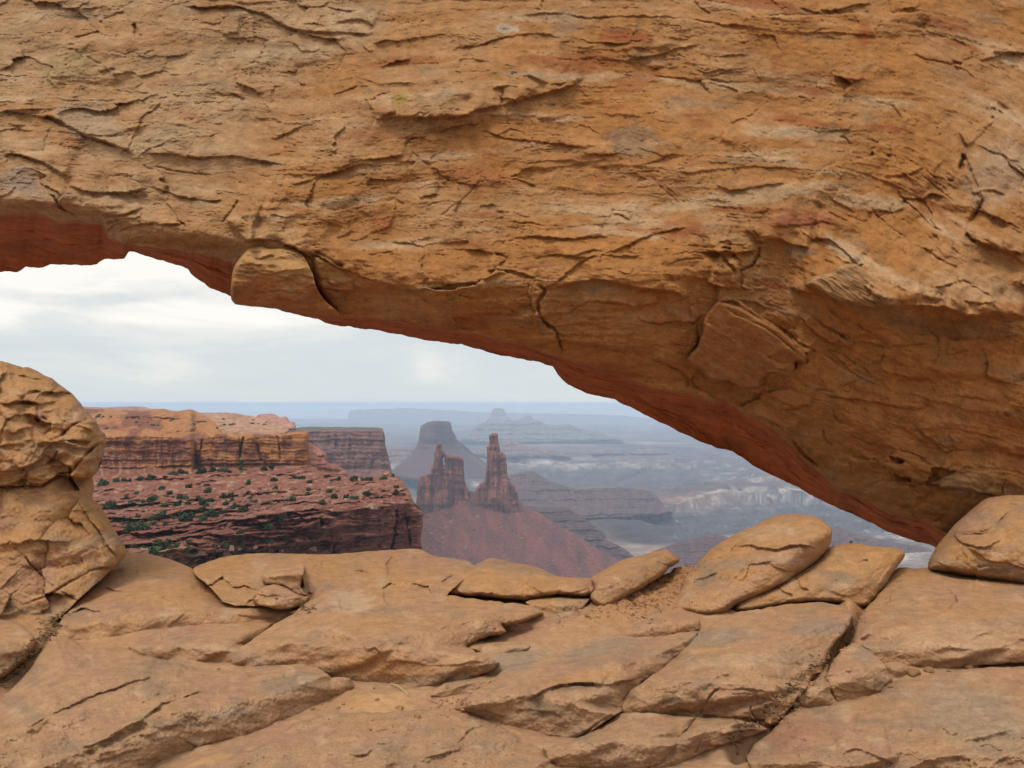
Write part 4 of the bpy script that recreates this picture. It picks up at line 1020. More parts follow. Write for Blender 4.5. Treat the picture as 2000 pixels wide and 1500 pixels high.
S_TAN, S_ORG, S_PNK, S_GRY, S_PALE = C(.35, .21, .12), C(.38, .20, .082), C(.34, .192, .12), C(.255, .172, .112), C(.42, .285, .18)
cg = mixc(S_TAN, S_ORG, np.clip(sst(1330, 1060, _gy) * .75 + .45 * fbm(_gx / 160, _gy / 70, 250, 4), 0, 1))
cg = mixc(cg, S_PNK, np.clip(sst(0.0, .55, fbm(_gx / 130, _gy / 70, 254, 4)) * .8, 0, 1))
cg = mixc(cg, S_GRY, np.clip(sst(0.10, .55, fbm(_wx / 120, _wy / 45, 258, 5)) * .65 + .2 * sst(1250, 1480, _gy), 0, .8))
cg = mixc(cg, S_PALE, sst(0.28, .6, fbm(_wx / 60, _wy / 32, 263, 5)) * .5)
for cx, cy, rx, ry, an, col, am in [(685, 1175, 50, 25, 10, S_PALE, .8), (60, 1120, 60, 50, 0, S_PNK, .5), (1060, 1385, 40, 18, 5, C(0.182, 0.129, 0.0798), .8), (1120, 1340, 45, 12, -5, C(0.198, 0.137, 0.0874), .75),
                                    (1310, 1370, 30, 10, 5, C(0.182, 0.129, 0.0798), .85), (1390, 1245, 60, 20, -8, C(0.243, 0.19, 0.137), .7), (1380, 1130, 30, 14, -35, C(0.205, 0.152, 0.106), .7), (1650, 1130, 30, 14, 20, C(0.228, 0.167, 0.106), .7),
                                    (560, 1335, 70, 20, -12, C(0.228, 0.167, 0.114), .7), (600, 1330, 24, 12, 0, S_PALE, .6), (460, 1395, 40, 10, -8, C(0.236, 0.182, 0.129), .6), (60, 1190, 16, 8, 0, S_PALE, .8), (97, 1195, 8, 8, 0, S_PALE, .7),
                                    (300, 1300, 40, 10, 0, S_GRY, .5), (1440, 1290, 70, 14, -5, S_PALE, .6), (1500, 1040, 50, 16, -10, S_PALE, .4), (1940, 1110, 45, 12, 8, C(0.205, 0.152, 0.106), .7), (1600, 1225, 60, 20, 0, C(0.251, 0.198, 0.152), .6),
                                    (1690, 1275, 24, 20, 0, C(0.251, 0.19, 0.133), .7), (1860, 1250, 120, 40, 0, S_PALE, .35), (1900, 1400, 120, 60, 20, C(0.274, 0.22, 0.152), .5), (1560, 1440, 70, 40, 0, C(0.304, 0.152, 0.0912), .5), (520, 1130, 40, 20, 0, S_PALE, .3),
                                    (505, 1100, 18, 8, 0, S_PALE, .6), (750, 1300, 120, 22, 4, C(0.319, 0.152, 0.0608), .6), (1130, 1325, 90, 12, -8, S_ORG, .6), (240, 1190, 90, 16, 0, S_PNK, .5), (1010, 1290, 60, 20, -10, C(0.258, 0.198, 0.137), .7), (1180, 1265, 80, 14, -12, C(0.258, 0.198, 0.137), .7)]:
    c, s = math.cos(math.radians(an)), math.sin(math.radians(an))
    u = (c * (_wx - cx) + s * (_wy - cy)) / rx; v = (-s * (_wx - cx) + c * (_wy - cy)) / ry
    rr = np.sqrt(u * u + v * v) + 0.4 * fbm(_wx / 24, _wy / 14, 270, 4)
    cg = mixc(cg, col, am * (1 - sst(0.6, 1.2, rr)))
cg = cg * C(.985, .95, .91) * (1 + 0.10 * fbm(_wx / 16, _wy / 9, 275, 4))[..., None]
FCG = (cg, GX0, GY0, ST)
ZG = 1.545      # the ledge lies this far below the lens


def ground_col(x, y, v):
    return bil(FCG, x, y)


def ground_rel(gain):
    def f(x, y, d):
        return bil(FG, x, y) * gain
    return f


def slab(name, poly, rise, face, label, cat='flat rock', tilt=0.0, k=0.0026, edge_r=6, edge_m=.10, thick=.5, gain=2.1, jit=2.6, seed=1, side=0.0, parent=None, grow=4.5):
    """A bedrock slab lying on the ledge: its top `rise` above the sand, its front face standing on the line `face`."""
    (xa, ya), (xb, yb) = face
    rise = rise * 1.06

    def dep(x, y):
        yc = ya + (x - xa) * (yb - ya) / (xb - xa)
        qt = (y - HY + tilt * (y - yc) + side * (x - 0.5 * (xa + xb))) / (F * (ZG - rise))
        qf = (yc - HY) / (F * ZG) + 0.00005 * np.clip(y - yc, -200, 200)
        q = smin([qt, qf], k)
        return 1.0 / np.clip(q, 0.05, 1)
    def ew(x, y):
        yc = ya + (x - xa) * (yb - ya) / (xb - xa)
        return 1 - .75 * sst(-(yc - HY) * rise / ZG - 12, -(yc - HY) * rise / ZG + 6, y - yc)
    def rel(x, y, d):
        yc = ya + (x - xa) * (yb - ya) / (xb - xa)
        top = 1 - sst(-(yc - HY) * rise / ZG - 10, -(yc - HY) * rise / ZG + 12, y - yc)
        return bil(FG, x, y) * (1.2 + (gain - 1.2) * top)
    o = patch(name, poly, dep, M_SLAB, smooth=0, edge_w=ew, thick=thick, edge_r=max(5, edge_r * .6), edge_m=edge_m * .75, edge2=(min(130, 13 * edge_r), edge_m * 3.4), grow=grow, relief=rel, color=ground_col, jit=jit, seed=seed, parent=parent)
    return tag(o, label, cat)


def boulder(name, poly, planes, label, cat='boulder', k=0.0028, edge_r=14, edge_m=.25, thick=.8, gain=1.3, jit=1.6, seed=1, tight=()):
    P = [plane3(p) for p in planes]

    def dep(x, y):
        return 1.0 / np.clip(smin([q(x, y) for q in P], k), 0.04, 1)
    o = patch(name, poly, dep, M_SLAB, thick=thick, edge_r=edge_r, edge_m=edge_m, relief=ground_rel(gain), color=ground_col, jit=jit, seed=seed, tight=tight)
    return tag(o, label, cat)


def gd(y): return F * ZG / (y - HY)


# boulders at the edge of the opening
boulder('boulder', [(-340, 800), (-300, 752), (-220, 715), (-120, 698), (-50, 699), (-20, 703), (0, 707), (14, 706), (26, 714), (40, 716), (54, 716), (70, 724), (82, 730), (98, 738), (112, 748), (118, 751), (128, 760), (140, 768), (152, 780), (158, 789),
                    (170, 803), (183, 818), (195, 832), (206, 852), (207, 868), (202, 890), (194, 912), (186, 925), (180, 932), (172, 933), (150, 933), (128, 926), (105, 929), (84, 948), (56, 948), (24, 948), (0, 949), (-120, 955), (-260, 962), (-345, 958)],
        [[(0, 930, 6.36), (170, 930, 6.72), (0, 800, 6.5)], [(0, 800, 6.5), (150, 830, 6.8), (0, 710, 7.3)], [(190, 860, 6.95), (190, 920, 6.95), (130, 900, 6.5)]],
        'knobby tan boulder balanced on the smooth rounded rock beside the opening', edge_r=22, edge_m=.32, gain=1.5, seed=11, k=.0022, jit=3.2, tight=[[(-90, 952), (24, 948), (84, 948), (128, 926), (150, 932)]])
boulder('boulder', [(-340, 940), (-90, 930), (0, 930), (90, 928), (140, 920), (178, 926), (184, 945), (183, 962), (178, 974), (196, 986), (210, 1008), (222, 1032), (236, 1052), (249, 1078), (241, 1094), (212, 1120), (180, 1146),
                    (150, 1174), (120, 1204), (95, 1225), (60, 1226), (30, 1214), (-90, 1206), (-340, 1190)],
        [[(0, 1210, 5.9), (100, 1215, 5.9), (0, 1000, 6.25)], [(0, 1000, 6.25), (150, 1000, 6.5), (0, 940, 6.42)], [(240, 1080, 6.9), (190, 1000, 6.95), (150, 1150, 6.1)]],
        'smooth rounded tan boulder under the knobby one', edge_r=26, edge_m=.30, gain=1.6, seed=12, tight=[[(-90, 930), (90, 928), (150, 925)], [(-90, 1206), (60, 1226), (120, 1204), (180, 1146)]])
boulder('boulder', [(-300, 1215), (-90, 1200), (0, 1210), (22, 1211), (42, 1219), (55, 1232), (68, 1243), (70, 1256), (62, 1272), (48, 1292), (28, 1310), (0, 1330), (-90, 1355), (-300, 1380)],
        [[(0, 1320, 4.62), (60, 1270, 4.9), (0, 1260, 4.75)], [(0, 1260, 4.75), (60, 1250, 4.9), (0, 1212, 5.6)]],
        'low tan rock across the debris filled crack from the smooth slab', edge_r=12, edge_m=.2, seed=13)
leaning = boulder('boulder', [(1300, 1185), (1317, 1168), (1335, 1130), (1368, 1092), (1385, 1076), (1402, 1062), (1422, 1051), (1440, 1041), (1458, 1033), (1475, 1026), (1496, 1015), (1517, 1006), (1545, 1003), (1580, 1005),
                              (1600, 1012), (1615, 1023), (1627, 1036), (1625, 1054), (1615, 1078), (1594, 1102), (1559, 1126), (1524, 1148), (1492, 1163), (1468, 1170), (1436, 1184), (1419, 1200), (1387, 1206), (1352, 1203), (1321, 1194)],
                  [[(1400, 1190, 6.05), (1590, 1100, 6.25), (1420, 1110, 6.15)], [(1420, 1110, 6.15), (1600, 1060, 6.3), (1500, 1010, 7.2)], [(1620, 1050, 6.6), (1600, 1090, 6.6), (1560, 1080, 6.2)], [(1320, 1185, 6.25), (1400, 1060, 7.1), (1420, 1150, 6.08)]],
                  'long leaning boulder with a cracked brow, tallest rock on the rim', edge_r=16, edge_m=.3, gain=1.5, seed=14)
boulder('boulder', [(1615, 1070), (1636, 1064), (1667, 1061), (1702, 1066), (1737, 1069), (1758, 1072), (1770, 1081), (1762, 1096), (1748, 1112), (1730, 1143), (1709, 1173), (1699, 1187), (1681, 1190), (1660, 1187), (1632, 1180),
                    (1597, 1178), (1545, 1182), (1475, 1195), (1438, 1200), (1430, 1180), (1468, 1160), (1524, 1138), (1562, 1118), (1597, 1096)],
        [[(1480, 1192, 6.15), (1680, 1188, 6.2), (1600, 1120, 6.32)], [(1600, 1120, 6.32), (1720, 1110, 6.4), (1680, 1065, 6.95)], [(1700, 1180, 6.3), (1765, 1085, 6.9), (1690, 1120, 6.35)]],
        'blunt tan boulder with a pointed end tucked against the leaning boulder', edge_r=14, edge_m=.25, gain=1.5, seed=15)
boulder('boulder', [(1811, 1112), (1814, 1094), (1824, 1074), (1839, 1055), (1860, 1030), (1874, 1016), (1888, 1003), (1909, 985), (1926, 973), (1950, 968), (2000, 966), (2060, 972), (2120, 1000), (2160, 1050), (2175, 1110), (2150, 1165), (2090, 1162), (2000, 1150), (1965, 1143),
                    (1923, 1136), (1877, 1127), (1839, 1119), (1818, 1117)],
        [[(1830, 1115, 6.85), (2000, 1145, 6.55), (1850, 1075, 6.85)], [(1850, 1075, 6.85), (2000, 1080, 6.5), (1950, 970, 7.6)], [(1815, 1105, 7.0), (1900, 1000, 7.4), (1860, 1080, 6.8)], [(1820, 1117, 7.0), (2000, 1150, 6.75), (2000, 1120, 6.45)]],
        'big pale boulder resting at the foot of the arch', edge_r=18, edge_m=.35, gain=1.5, seed=16, thick=1.0)
boulder('boulder', [(1161, 1181), (1150, 1166), (1164, 1147), (1152, 1128), (1175, 1117), (1196, 1104), (1217, 1092), (1236, 1088), (1255, 1086), (1268, 1080), (1280, 1075), (1292, 1073), (1301, 1072), (1310, 1078), (1320, 1086),
                    (1329, 1095), (1316, 1104), (1305, 1109), (1301, 1119), (1276, 1136), (1245, 1154), (1220, 1168), (1196, 1182), (1178, 1191)],
        [[(1180, 1188, 6.15), (1300, 1115, 6.75), (1200, 1130, 6.35)], [(1200, 1130, 6.35), (1290, 1090, 6.8), (1200, 1104, 7.1)], [(1310, 1090, 7.0), (1320, 1100, 7.0), (1260, 1120, 6.6)]],
        'wedge shaped orange boulder beside the gravel gully on the rim', edge_r=12, edge_m=.2, seed=17)
boulder('boulder', [(867, 1158), (874, 1143), (884, 1134), (895, 1125), (912, 1114), (930, 1103), (944, 1095), (958, 1090), (975, 1091), (996, 1097), (1017, 1102), (1045, 1105), (1070, 1117), (1094, 1127), (1119, 1129), (1147, 1139),
                    (1163, 1147), (1160, 1158), (1150, 1165), (1133, 1169), (1098, 1163), (1066, 1165), (1035, 1176), (1000, 1173), (947, 1168), (902, 1164), (874, 1162)],
        [[(880, 1160, 6.3), (1130, 1166, 6.3), (960, 1135, 6.36)], [(960, 1135, 6.36), (1100, 1140, 6.36), (1000, 1095, 7.3)], [(870, 1155, 6.5), (940, 1098, 7.0), (930, 1140, 6.38)]],
        'broad smooth orange boulder in the middle of the rim', edge_r=13, edge_m=.22, seed=18)
boulder('boulder', [(492, 1166), (508, 1150), (524, 1143), (540, 1140), (560, 1146), (580, 1162), (598, 1164), (606, 1163), (600, 1179), (575, 1189), (545, 1191), (520, 1185), (497, 1181)],
        [[(500, 1180, 5.75), (590, 1185, 5.7), (540, 1160, 5.8)], [(540, 1160, 5.8), (580, 1170, 5.8), (545, 1138, 6.15)], [(605, 1170, 5.95), (595, 1185, 5.95), (570, 1165, 5.8)]],
        'small grey brown boulder under the squared block in the hollow', edge_r=5, edge_m=.07, seed=19, thick=.4, k=.0012, gain=2)
boulder('boulder', [(513, 1141), (514, 1118), (524, 1112), (560, 1107), (578, 1103), (592, 1098), (595, 1118), (586, 1143), (592, 1155), (604, 1162), (592, 1166), (577, 1162), (558, 1146), (538, 1141)],
        [[(520, 1145, 6.12), (590, 1160, 6.0), (550, 1122, 6.1)], [(550, 1122, 6.1), (590, 1118, 6.1), (560, 1107, 6.6)]],
        'squared orange block jammed in the hollow of the rim', edge_r=4, edge_m=.05, seed=20, thick=.4, k=.001, gain=2)

# slabs
slab('flat_rock', [(250, 1082), (290, 1087), (335, 1097), (371, 1112), (400, 1138), (430, 1172), (445, 1176), (493, 1181), (540, 1186), (596, 1182), (585, 1200), (545, 1215), (440, 1224), (340, 1224), (280, 1247), (241, 1268), (200, 1270),
                   (171, 1273), (150, 1262), (125, 1249), (101, 1245), (128, 1206), (188, 1146)], .10, ((100, 1248), (580, 1205)), 'smooth sloping slab above the sandy crack, below the notch in the rim', tilt=.12, seed=21, side=-.02)
boulder('flat_rock', [(371, 1113), (400, 1099), (440, 1086), (500, 1080), (560, 1081), (600, 1082), (650, 1083), (700, 1078), (760, 1074), (800, 1070), (820, 1072), (836, 1080), (850, 1087), (900, 1092), (920, 1098), (932, 1108),
                    (905, 1133), (880, 1154), (870, 1168), (840, 1172), (800, 1172), (760, 1166), (690, 1162), (640, 1154), (600, 1178), (520, 1184), (440, 1182), (420, 1156), (395, 1134)],
        [[(400, 1165, 6.15), (860, 1165, 6.2), (640, 1085, 7.35)], [(400, 1110, 7.0), (860, 1110, 7.0), (640, 1060, 8.4)]], 'long low orange ridge forming the skyline of the rim', cat='rock ledge', edge_r=10, edge_m=.12, gain=2.6, seed=22, thick=1.2,
        tight=[[(395, 1134), (440, 1182), (600, 1178), (690, 1162), (870, 1168), (932, 1108)]])
slab('flat_rock', [(255, 1264), (300, 1241), (345, 1227), (450, 1223), (530, 1218), (502, 1242), (470, 1272), (452, 1292), (420, 1297), (395, 1305), (360, 1288), (325, 1295), (285, 1280), (258, 1272)], .09, ((255, 1285), (470, 1300)),
     'small ribbed slab between the sloping slab and the humped slab', seed=23)
slab('flat_rock', [(-340, 1470), (-90, 1400), (0, 1372), (30, 1345), (62, 1310), (85, 1272), (103, 1246), (130, 1248), (165, 1270), (215, 1268), (252, 1271), (272, 1281), (325, 1295), (385, 1309), (451, 1313), (510, 1304), (560, 1300), (595, 1295),
                   (618, 1306), (647, 1327), (682, 1329), (687, 1341), (665, 1363), (609, 1378), (595, 1399), (556, 1413), (549, 1434), (500, 1462), (448, 1477), (392, 1467), (350, 1480), (310, 1498), (280, 1570), (-340, 1585)],
     .13, ((300, 1500), (690, 1345)), 'largest flat slab with slanting ribs, in the near corner below the sandy crack', seed=24, edge_m=.12)
slab('flat_rock', [(623, 1140), (640, 1134), (690, 1151), (760, 1154), (860, 1166), (950, 1177), (1035, 1187), (1058, 1196), (1012, 1214), (978, 1220), (985, 1234), (950, 1240), (920, 1252), (910, 1262), (935, 1286), (972, 1293),
                   (962, 1304), (900, 1332), (872, 1344), (853, 1362), (800, 1362), (755, 1342), (690, 1338), (650, 1325), (612, 1304), (577, 1295), (546, 1304), (490, 1308), (455, 1297), (465, 1275), (507, 1243), (546, 1218), (574, 1204), (609, 1165)],
     .19, ((455, 1312), (960, 1352)), 'wide humped slab with a dark rounded front above the sand patch', seed=25, edge_m=.16, edge_r=14, tilt=-.04)
slab('flat_rock', [(734, 1149), (737, 1130), (765, 1124), (786, 1125), (804, 1139), (820, 1149), (800, 1156), (765, 1157), (748, 1152)], .12, ((734, 1160), (820, 1158)), 'small flat stone on the back of the humped slab', cat='rock', seed=26, thick=.2, edge_r=6)
slab('flat_rock', [(1030, 1178), (1070, 1165), (1122, 1170), (1149, 1170), (1136, 1186), (1101, 1199), (1070, 1194), (1045, 1187)], .09, ((1035, 1195), (1140, 1195)), 'thin orange slab under the front edge of the broad rim boulder', seed=27, thick=.3, edge_r=7)
slab('flat_rock', [(972, 1219), (1000, 1203), (1028, 1189), (1070, 1198), (1095, 1207), (1070, 1236), (1045, 1233), (1028, 1230), (1007, 1238), (986, 1229)], .07, ((972, 1233), (1095, 1238)), 'small orange slab on the sandy shelf below the rim', seed=28, thick=.3, edge_r=7)
slab('flat_rock', [(909, 1259), (918, 1250), (965, 1247), (1000, 1252), (1038, 1258), (1000, 1278), (979, 1288), (958, 1287), (933, 1284)], .07, ((909, 1284), (1038, 1284)), 'broken stone lapping the end of the humped slab', seed=29, thick=.25, edge_r=6)
slab('flat_rock', [(843, 1358), (870, 1338), (895, 1322), (922, 1310), (950, 1302), (974, 1318), (950, 1340), (923, 1353), (885, 1362)], .07, ((843, 1364), (974, 1350)), 'narrow slanting slab beside the sand patch', seed=30, thick=.3, edge_r=7)
slab('flat_rock', [(891, 1384), (920, 1360), (960, 1335), (985, 1308), (1050, 1292), (1122, 1276), (1175, 1255), (1215, 1243), (1252, 1253), (1300, 1246), (1360, 1236), (1354, 1254), (1331, 1277), (1312, 1293), (1280, 1316), (1252, 1331),
                   (1231, 1355), (1210, 1386), (1168, 1414), (1133, 1442), (1101, 1458), (1066, 1462), (1035, 1442), (1000, 1428), (958, 1407), (916, 1393)], .15, ((891, 1400), (1210, 1462)),
     'tapering slab with a long curved ledge across it, in the middle of the shelf', seed=31, edge_m=.13, side=.0)
slab('flat_rock', [(1213, 1241), (1238, 1226), (1262, 1203), (1294, 1192), (1329, 1194), (1352, 1202), (1362, 1214), (1364, 1227), (1335, 1238), (1300, 1247), (1255, 1253), (1232, 1250)], .10, ((1213, 1256), (1364, 1236)),
     'small tan slab at the lower end of the leaning boulder', seed=32, edge_r=8)
slab('flat_rock', [(1352, 1255), (1370, 1241), (1405, 1216), (1440, 1201), (1545, 1184), (1600, 1181), (1650, 1188), (1661, 1203), (1655, 1221), (1615, 1268), (1608, 1292), (1580, 1330), (1545, 1372), (1517, 1409), (1490, 1420), (1450, 1412),
                   (1400, 1400), (1355, 1401), (1300, 1397), (1220, 1395), (1207, 1388), (1235, 1352), (1277, 1322), (1322, 1284)], .20, ((1207, 1402), (1520, 1424)), 'large domed slab with a bright top and a brown cracked front', seed=33, edge_m=.15, edge_r=13)
slab('flat_rock', [(1063, 1462), (1100, 1460), (1140, 1441), (1175, 1420), (1206, 1396), (1245, 1396), (1300, 1398), (1358, 1402), (1340, 1422), (1322, 1446), (1300, 1472), (1284, 1490), (1245, 1503), (1090, 1503), (1075, 1482)],
     .12, ((1063, 1500), (1300, 1510)), 'tan slab directly below the tapering slab at the picture bottom', seed=34)
slab('flat_rock', [(1357, 1401), (1400, 1402), (1455, 1413), (1496, 1424), (1452, 1438), (1406, 1454), (1354, 1474), (1312, 1502), (1290, 1510), (1270, 1500), (1300, 1472), (1330, 1440)], .10, ((1290, 1500), (1500, 1436)),
     'reddish broken ledge under the domed slab', cat='rock ledge', seed=35)
slab('flat_rock', [(1755, 1112), (1810, 1114), (1840, 1118), (1930, 1132), (2340, 1170), (2340, 1285), (2000, 1290), (1930, 1294), (1890, 1300), (1850, 1304), (1815, 1314), (1798, 1317), (1770, 1302), (1740, 1297), (1725, 1294), (1710, 1282),
                   (1685, 1257), (1670, 1251), (1680, 1216), (1695, 1191), (1715, 1171), (1740, 1131)], .13, ((1670, 1305), (2000, 1308)), 'broad pale slab running under the big boulder at the arch foot', seed=36, edge_m=.12)
slab('flat_rock', [(1646, 1274), (1671, 1258), (1686, 1265), (1704, 1279), (1726, 1303), (1737, 1326), (1720, 1352), (1685, 1365), (1632, 1376), (1618, 1358), (1617, 1326), (1626, 1301)], .16, ((1617, 1376), (1737, 1352)),
     'squarish grey topped block beside the debris filled crack', cat='rock', seed=37, edge_r=10)
slab('flat_rock', [(1543, 1380), (1570, 1353), (1596, 1326), (1614, 1305), (1617, 1326), (1618, 1356), (1632, 1376), (1608, 1386), (1578, 1389)], .12, ((1543, 1390), (1632, 1384)), 'narrow brown wedge against the grey topped block', cat='rock', seed=38, edge_r=7)
slab('flat_rock', [(1727, 1294), (1755, 1296), (1775, 1305), (1790, 1314), (1768, 1322), (1740, 1329), (1734, 1312)], .08, ((1727, 1328), (1790, 1318)), 'little wedge stone below the corner of the broad pale slab', cat='rock', seed=39, edge_r=6, thick=.25)
slab('flat_rock', [(1737, 1337), (1790, 1326), (1842, 1317), (1912, 1309), (2340, 1300), (2340, 1580), (1485, 1580), (1468, 1495), (1463, 1478), (1475, 1457), (1510, 1432), (1538, 1396), (1562, 1383), (1608, 1388), (1636, 1378), (1685, 1368), (1722, 1354)],
     .14, ((1465, 1560), (2100, 1580)), 'wide flat slab filling the near corner under the grey topped block', seed=40, edge_m=.12, edge_r=14)
slab('flat_rock', [(893, 1388), (930, 1400), (965, 1414), (1010, 1435), (1042, 1456), (1064, 1474), (1092, 1508), (1110, 1580), (310, 1580), (420, 1492), (500, 1467), (552, 1440), (572, 1420), (625, 1402), (690, 1397), (760, 1395), (800, 1392), (860, 1388)],
     .035, ((310, 1580), (1100, 1590)), 'flat flaking bedrock below the sand patch at the picture bottom', seed=41, edge_m=.04, edge_r=8, gain=2.2)


def build_ground():
    xs = np.concatenate([np.linspace(-14, -6.2, 40)[:-1], np.linspace(-6.2, 6.2, 640), np.linspace(6.2, 14, 40)[1:]])
    ys = np.concatenate([np.linspace(-14, 2.6, 60)[:-1], np.linspace(2.6, 7.9, 420)])
    X, Y = np.meshgrid(xs, ys)
    z = -ZG + 0.035 * fbm(X / 1.3, Y / 1.3, 280, 4) + 0.012 * fbm(X / .25, Y / .25, 284, 3) + 0.004 * fbm(X / .06, Y / .06, 287, 2)
    z = z - 0.02
    m = (np.abs(X) < 6.3) & (Y > 2.7) & (Y < 7.6)
    px = CX + F * X / np.maximum(Y, .1); py = HY + F * ZG / np.maximum(Y, .1)
    # rubble gully, rocky shelf and hollows between the slabs
    def blob(cx, cy, rx, ry, an):
        c, s = math.cos(math.radians(an)), math.sin(math.radians(an))
        u = (c * (px - cx) + s * (py - cy)) / rx; v = (-s * (px - cx) + c * (py - cy)) / ry
        return np.exp(-(u * u + v * v)) * m
    z = z + .16 * blob(1345, 1105, 40, 26, -40) + .05 * blob(1240, 1200, 120, 22, -10) + .05 * blob(1120, 1245, 170, 30, -8) + 0.09 * blob(1660, 1190, 20, 20, 0)
    def trench(pts, w, dep):
        d, s_, r_ = seg_dist(px, py, pts)
        return dep * np.exp(-(d / w) ** 2) * m
    z = z - trench([(1690, 1195), (1655, 1225), (1612, 1290), (1580, 1335), (1540, 1385), (1500, 1430), (1440, 1452)], 14, .14) - trench([(250, 1090), (190, 1150), (120, 1215), (60, 1290), (0, 1340), (-60, 1370)], 15, .07)
    grav = np.clip(blob(1280, 1150, 130, 45, -30) * 1.3 + blob(1640, 1230, 60, 40, -55), 0, 1)
    z = z + grav * (0.035 * terrace(fbm(X / .10, Y / .12, 290, 3), 4, .2) + .02 * fbm(X / .04, Y / .04, 293, 2))
    z = z - np.clip(X - 6, 0, 9) * 0.05 + np.clip(-X - 6, 0, 9) * .10
    edge = 7.36 + 0.12 * fbm(X / .8, X * 0, 295, 3) + 0.18 * sst(3.4, 3.9, X)
    drop = np.clip(Y - edge, 0, 1)
    z = z - 1.2 * drop ** 1.2 - 3 * np.clip(Y - edge - .25, 0, 1)
    hol = sum(blob(*b) for b in [(730, 1362, 120, 26, 3), (640, 1420, 90, 14, -14), (170, 1180, 110, 10, -42), (40, 1330, 70, 16, -42), (530, 1200, 60, 10, -12), (475, 1305, 26, 10, -20), (1640, 1235, 70, 16, -55), (1480, 1490, 40, 22, -30),
                                  (1400, 1495, 60, 16, 0), (940, 1340, 30, 8, -20), (1170, 1215, 90, 16, -6), (500, 1178, 40, 8, 0), (580, 1290, 40, 6, -10), (400, 1485, 60, 10, -14), (910, 1440, 40, 8, 0), (1000, 1420, 50, 7, 25)])
    sandy = np.clip(sst(.35, .75, hol + .25 * fbm(X / .12, Y / .2, 299, 3)), 0, 1)
    sand = mixc(C(.40, .23, .11), C(.345, .19, .09), sst(-.3, .5, fbm(X / .5, Y / .5, 300, 4)))
    rock = ground_col(np.clip(px, -350, 2380), np.clip(py, 1100, 1500), None)
    z = z + (1 - sandy) * m * (-.008 + .4 * bil(FG, np.clip(px, -350, 2380), np.clip(py, 1100, 1500)))
    col = mixc(rock, sand, sandy)
    col = mixc(col, C(.33, .16, .075), grav * .8)
    V = np.stack([X, Y, z], -1)
    # cliff below the rim, running down out of sight
    last = V[-1]
    wall = []
    for k, (dy, dz) in enumerate([(.3, -2), (.8, -8), (1.6, -25), (6, -60), (30, -110), (90, -180), (160, -300), (220, -380)]):
        w = last.copy(); w[:, 1] += dy + 0.1 * dy * fbm(xs / 2, xs * 0 + k, 310, 3); w[:, 2] += dz; w[:, 0] *= 1 + 0.1 * k * k
        wall.append(w)
    V = np.concatenate([V, np.array(wall)], 0)
    cw = np.tile(C(.42, .2, .09), (len(wall), len(xs), 1))
    q = grid_quads(len(V), len(xs))[:, ::-1]
    o = mesh_obj('ground', V, q, M_SAND, (), np.concatenate([col, cw], 0).reshape(-1, 3))
    tag(o, 'orange sand and gravel shelf between the slabs', kind='structure')
    return o


build_ground()

# ------------------------------------------------------------------ canyon: near walls and bench
def strata(y, lam, seed, x=None, under=0.2, wob=0.28, wx=160.0):
    w = wob * fbm((x if x is not None else y * 0) / wx, y / 60.0, seed, 3)
    return saw(y / lam + w, under)


CORG, BUFF = C(.335, .148, .06), C(.27, .155, .095)


def wall_rel(D0, amp, seed, flute=1.0, lay=1.0, lam=26.0):
    """relief for a distant rock face at about D0 metres; amp in metres; lam in photo pixels"""
    def f(x, y, d):
        wx = x + 3 * fbm(x / 20, y / 20, seed, 3); wy = y + 3 * fbm(x / 20 + 4, y / 20, seed + 3, 3)
        r = 1.0 * fbm(wx / 60, wy / 60, seed + 5, 4)
        r = r + lay * 0.55 * strata(wy, lam, seed + 9, wx) + lay * 0.30 * strata(wy, lam * .37, seed + 12, wx, .25, .5, 90)
        r = r + flute * 0.8 * ridged(wx / 24, wy / 160, seed + 15, 3) + 0.35 * terrace(fbm(wx / 30, wy / 16, seed + 19, 3), 4, .12)
        return amp * r
    return f


def c_upper(x, y, v):
    wx = x + 5 * fbm(x / 25, y / 25, 401, 3); wy = y + 3 * fbm(x / 25, y / 25, 404, 3)
    c = mixc(CORG, BUFF, np.clip(sst(850, 800, y) * .3 + .5 * fbm(wx / 60, wy / 12, 407, 4), 0, 1))
    varn = sst(-0.05, 0.3, fbm(wx / 60, wy / 30, 411, 4) + .5 * sst(845, 880, y) + .35 * sst(440, 250, x) - .30)
    c = mixc(c, C(.175, .07, .052), varn * .88)
    stk = sst(0.1, .4, fbm(wx / 7, y / 90, 415, 3)) * sst(865, 890, y) * sst(420, 300, x)
    c = mixc(c, C(.36, .21, .14), stk * .6)
    return c * (1 + .2 * fbm(wx / 12, wy / 3.5, 418, 4))[..., None]


def wall_col(a, b, seed, band=7.0, am=.25, mixb=.5):
    def f(x, y, v):
        wx = x + 4 * fbm(x / 25, y / 25, seed, 3); wy = y + 2 * fbm(x / 25, y / 25, seed + 3, 3)
        c = mixc(a, b, np.clip(mixb + .7 * fbm(wx / 40, wy / band, seed + 6, 4) + .4 * fbm(wx / 14, wy / 60, seed + 9, 3), 0, 1))
        return c * (1 + am * fbm(wx / 10, wy / 4, seed + 12, 4))[..., None]
    return f


def vert(pts):
    """distance as a function of the photo row only"""
    c = curve(sorted(pts))
    return lambda x, y: c(y) + 0 * x


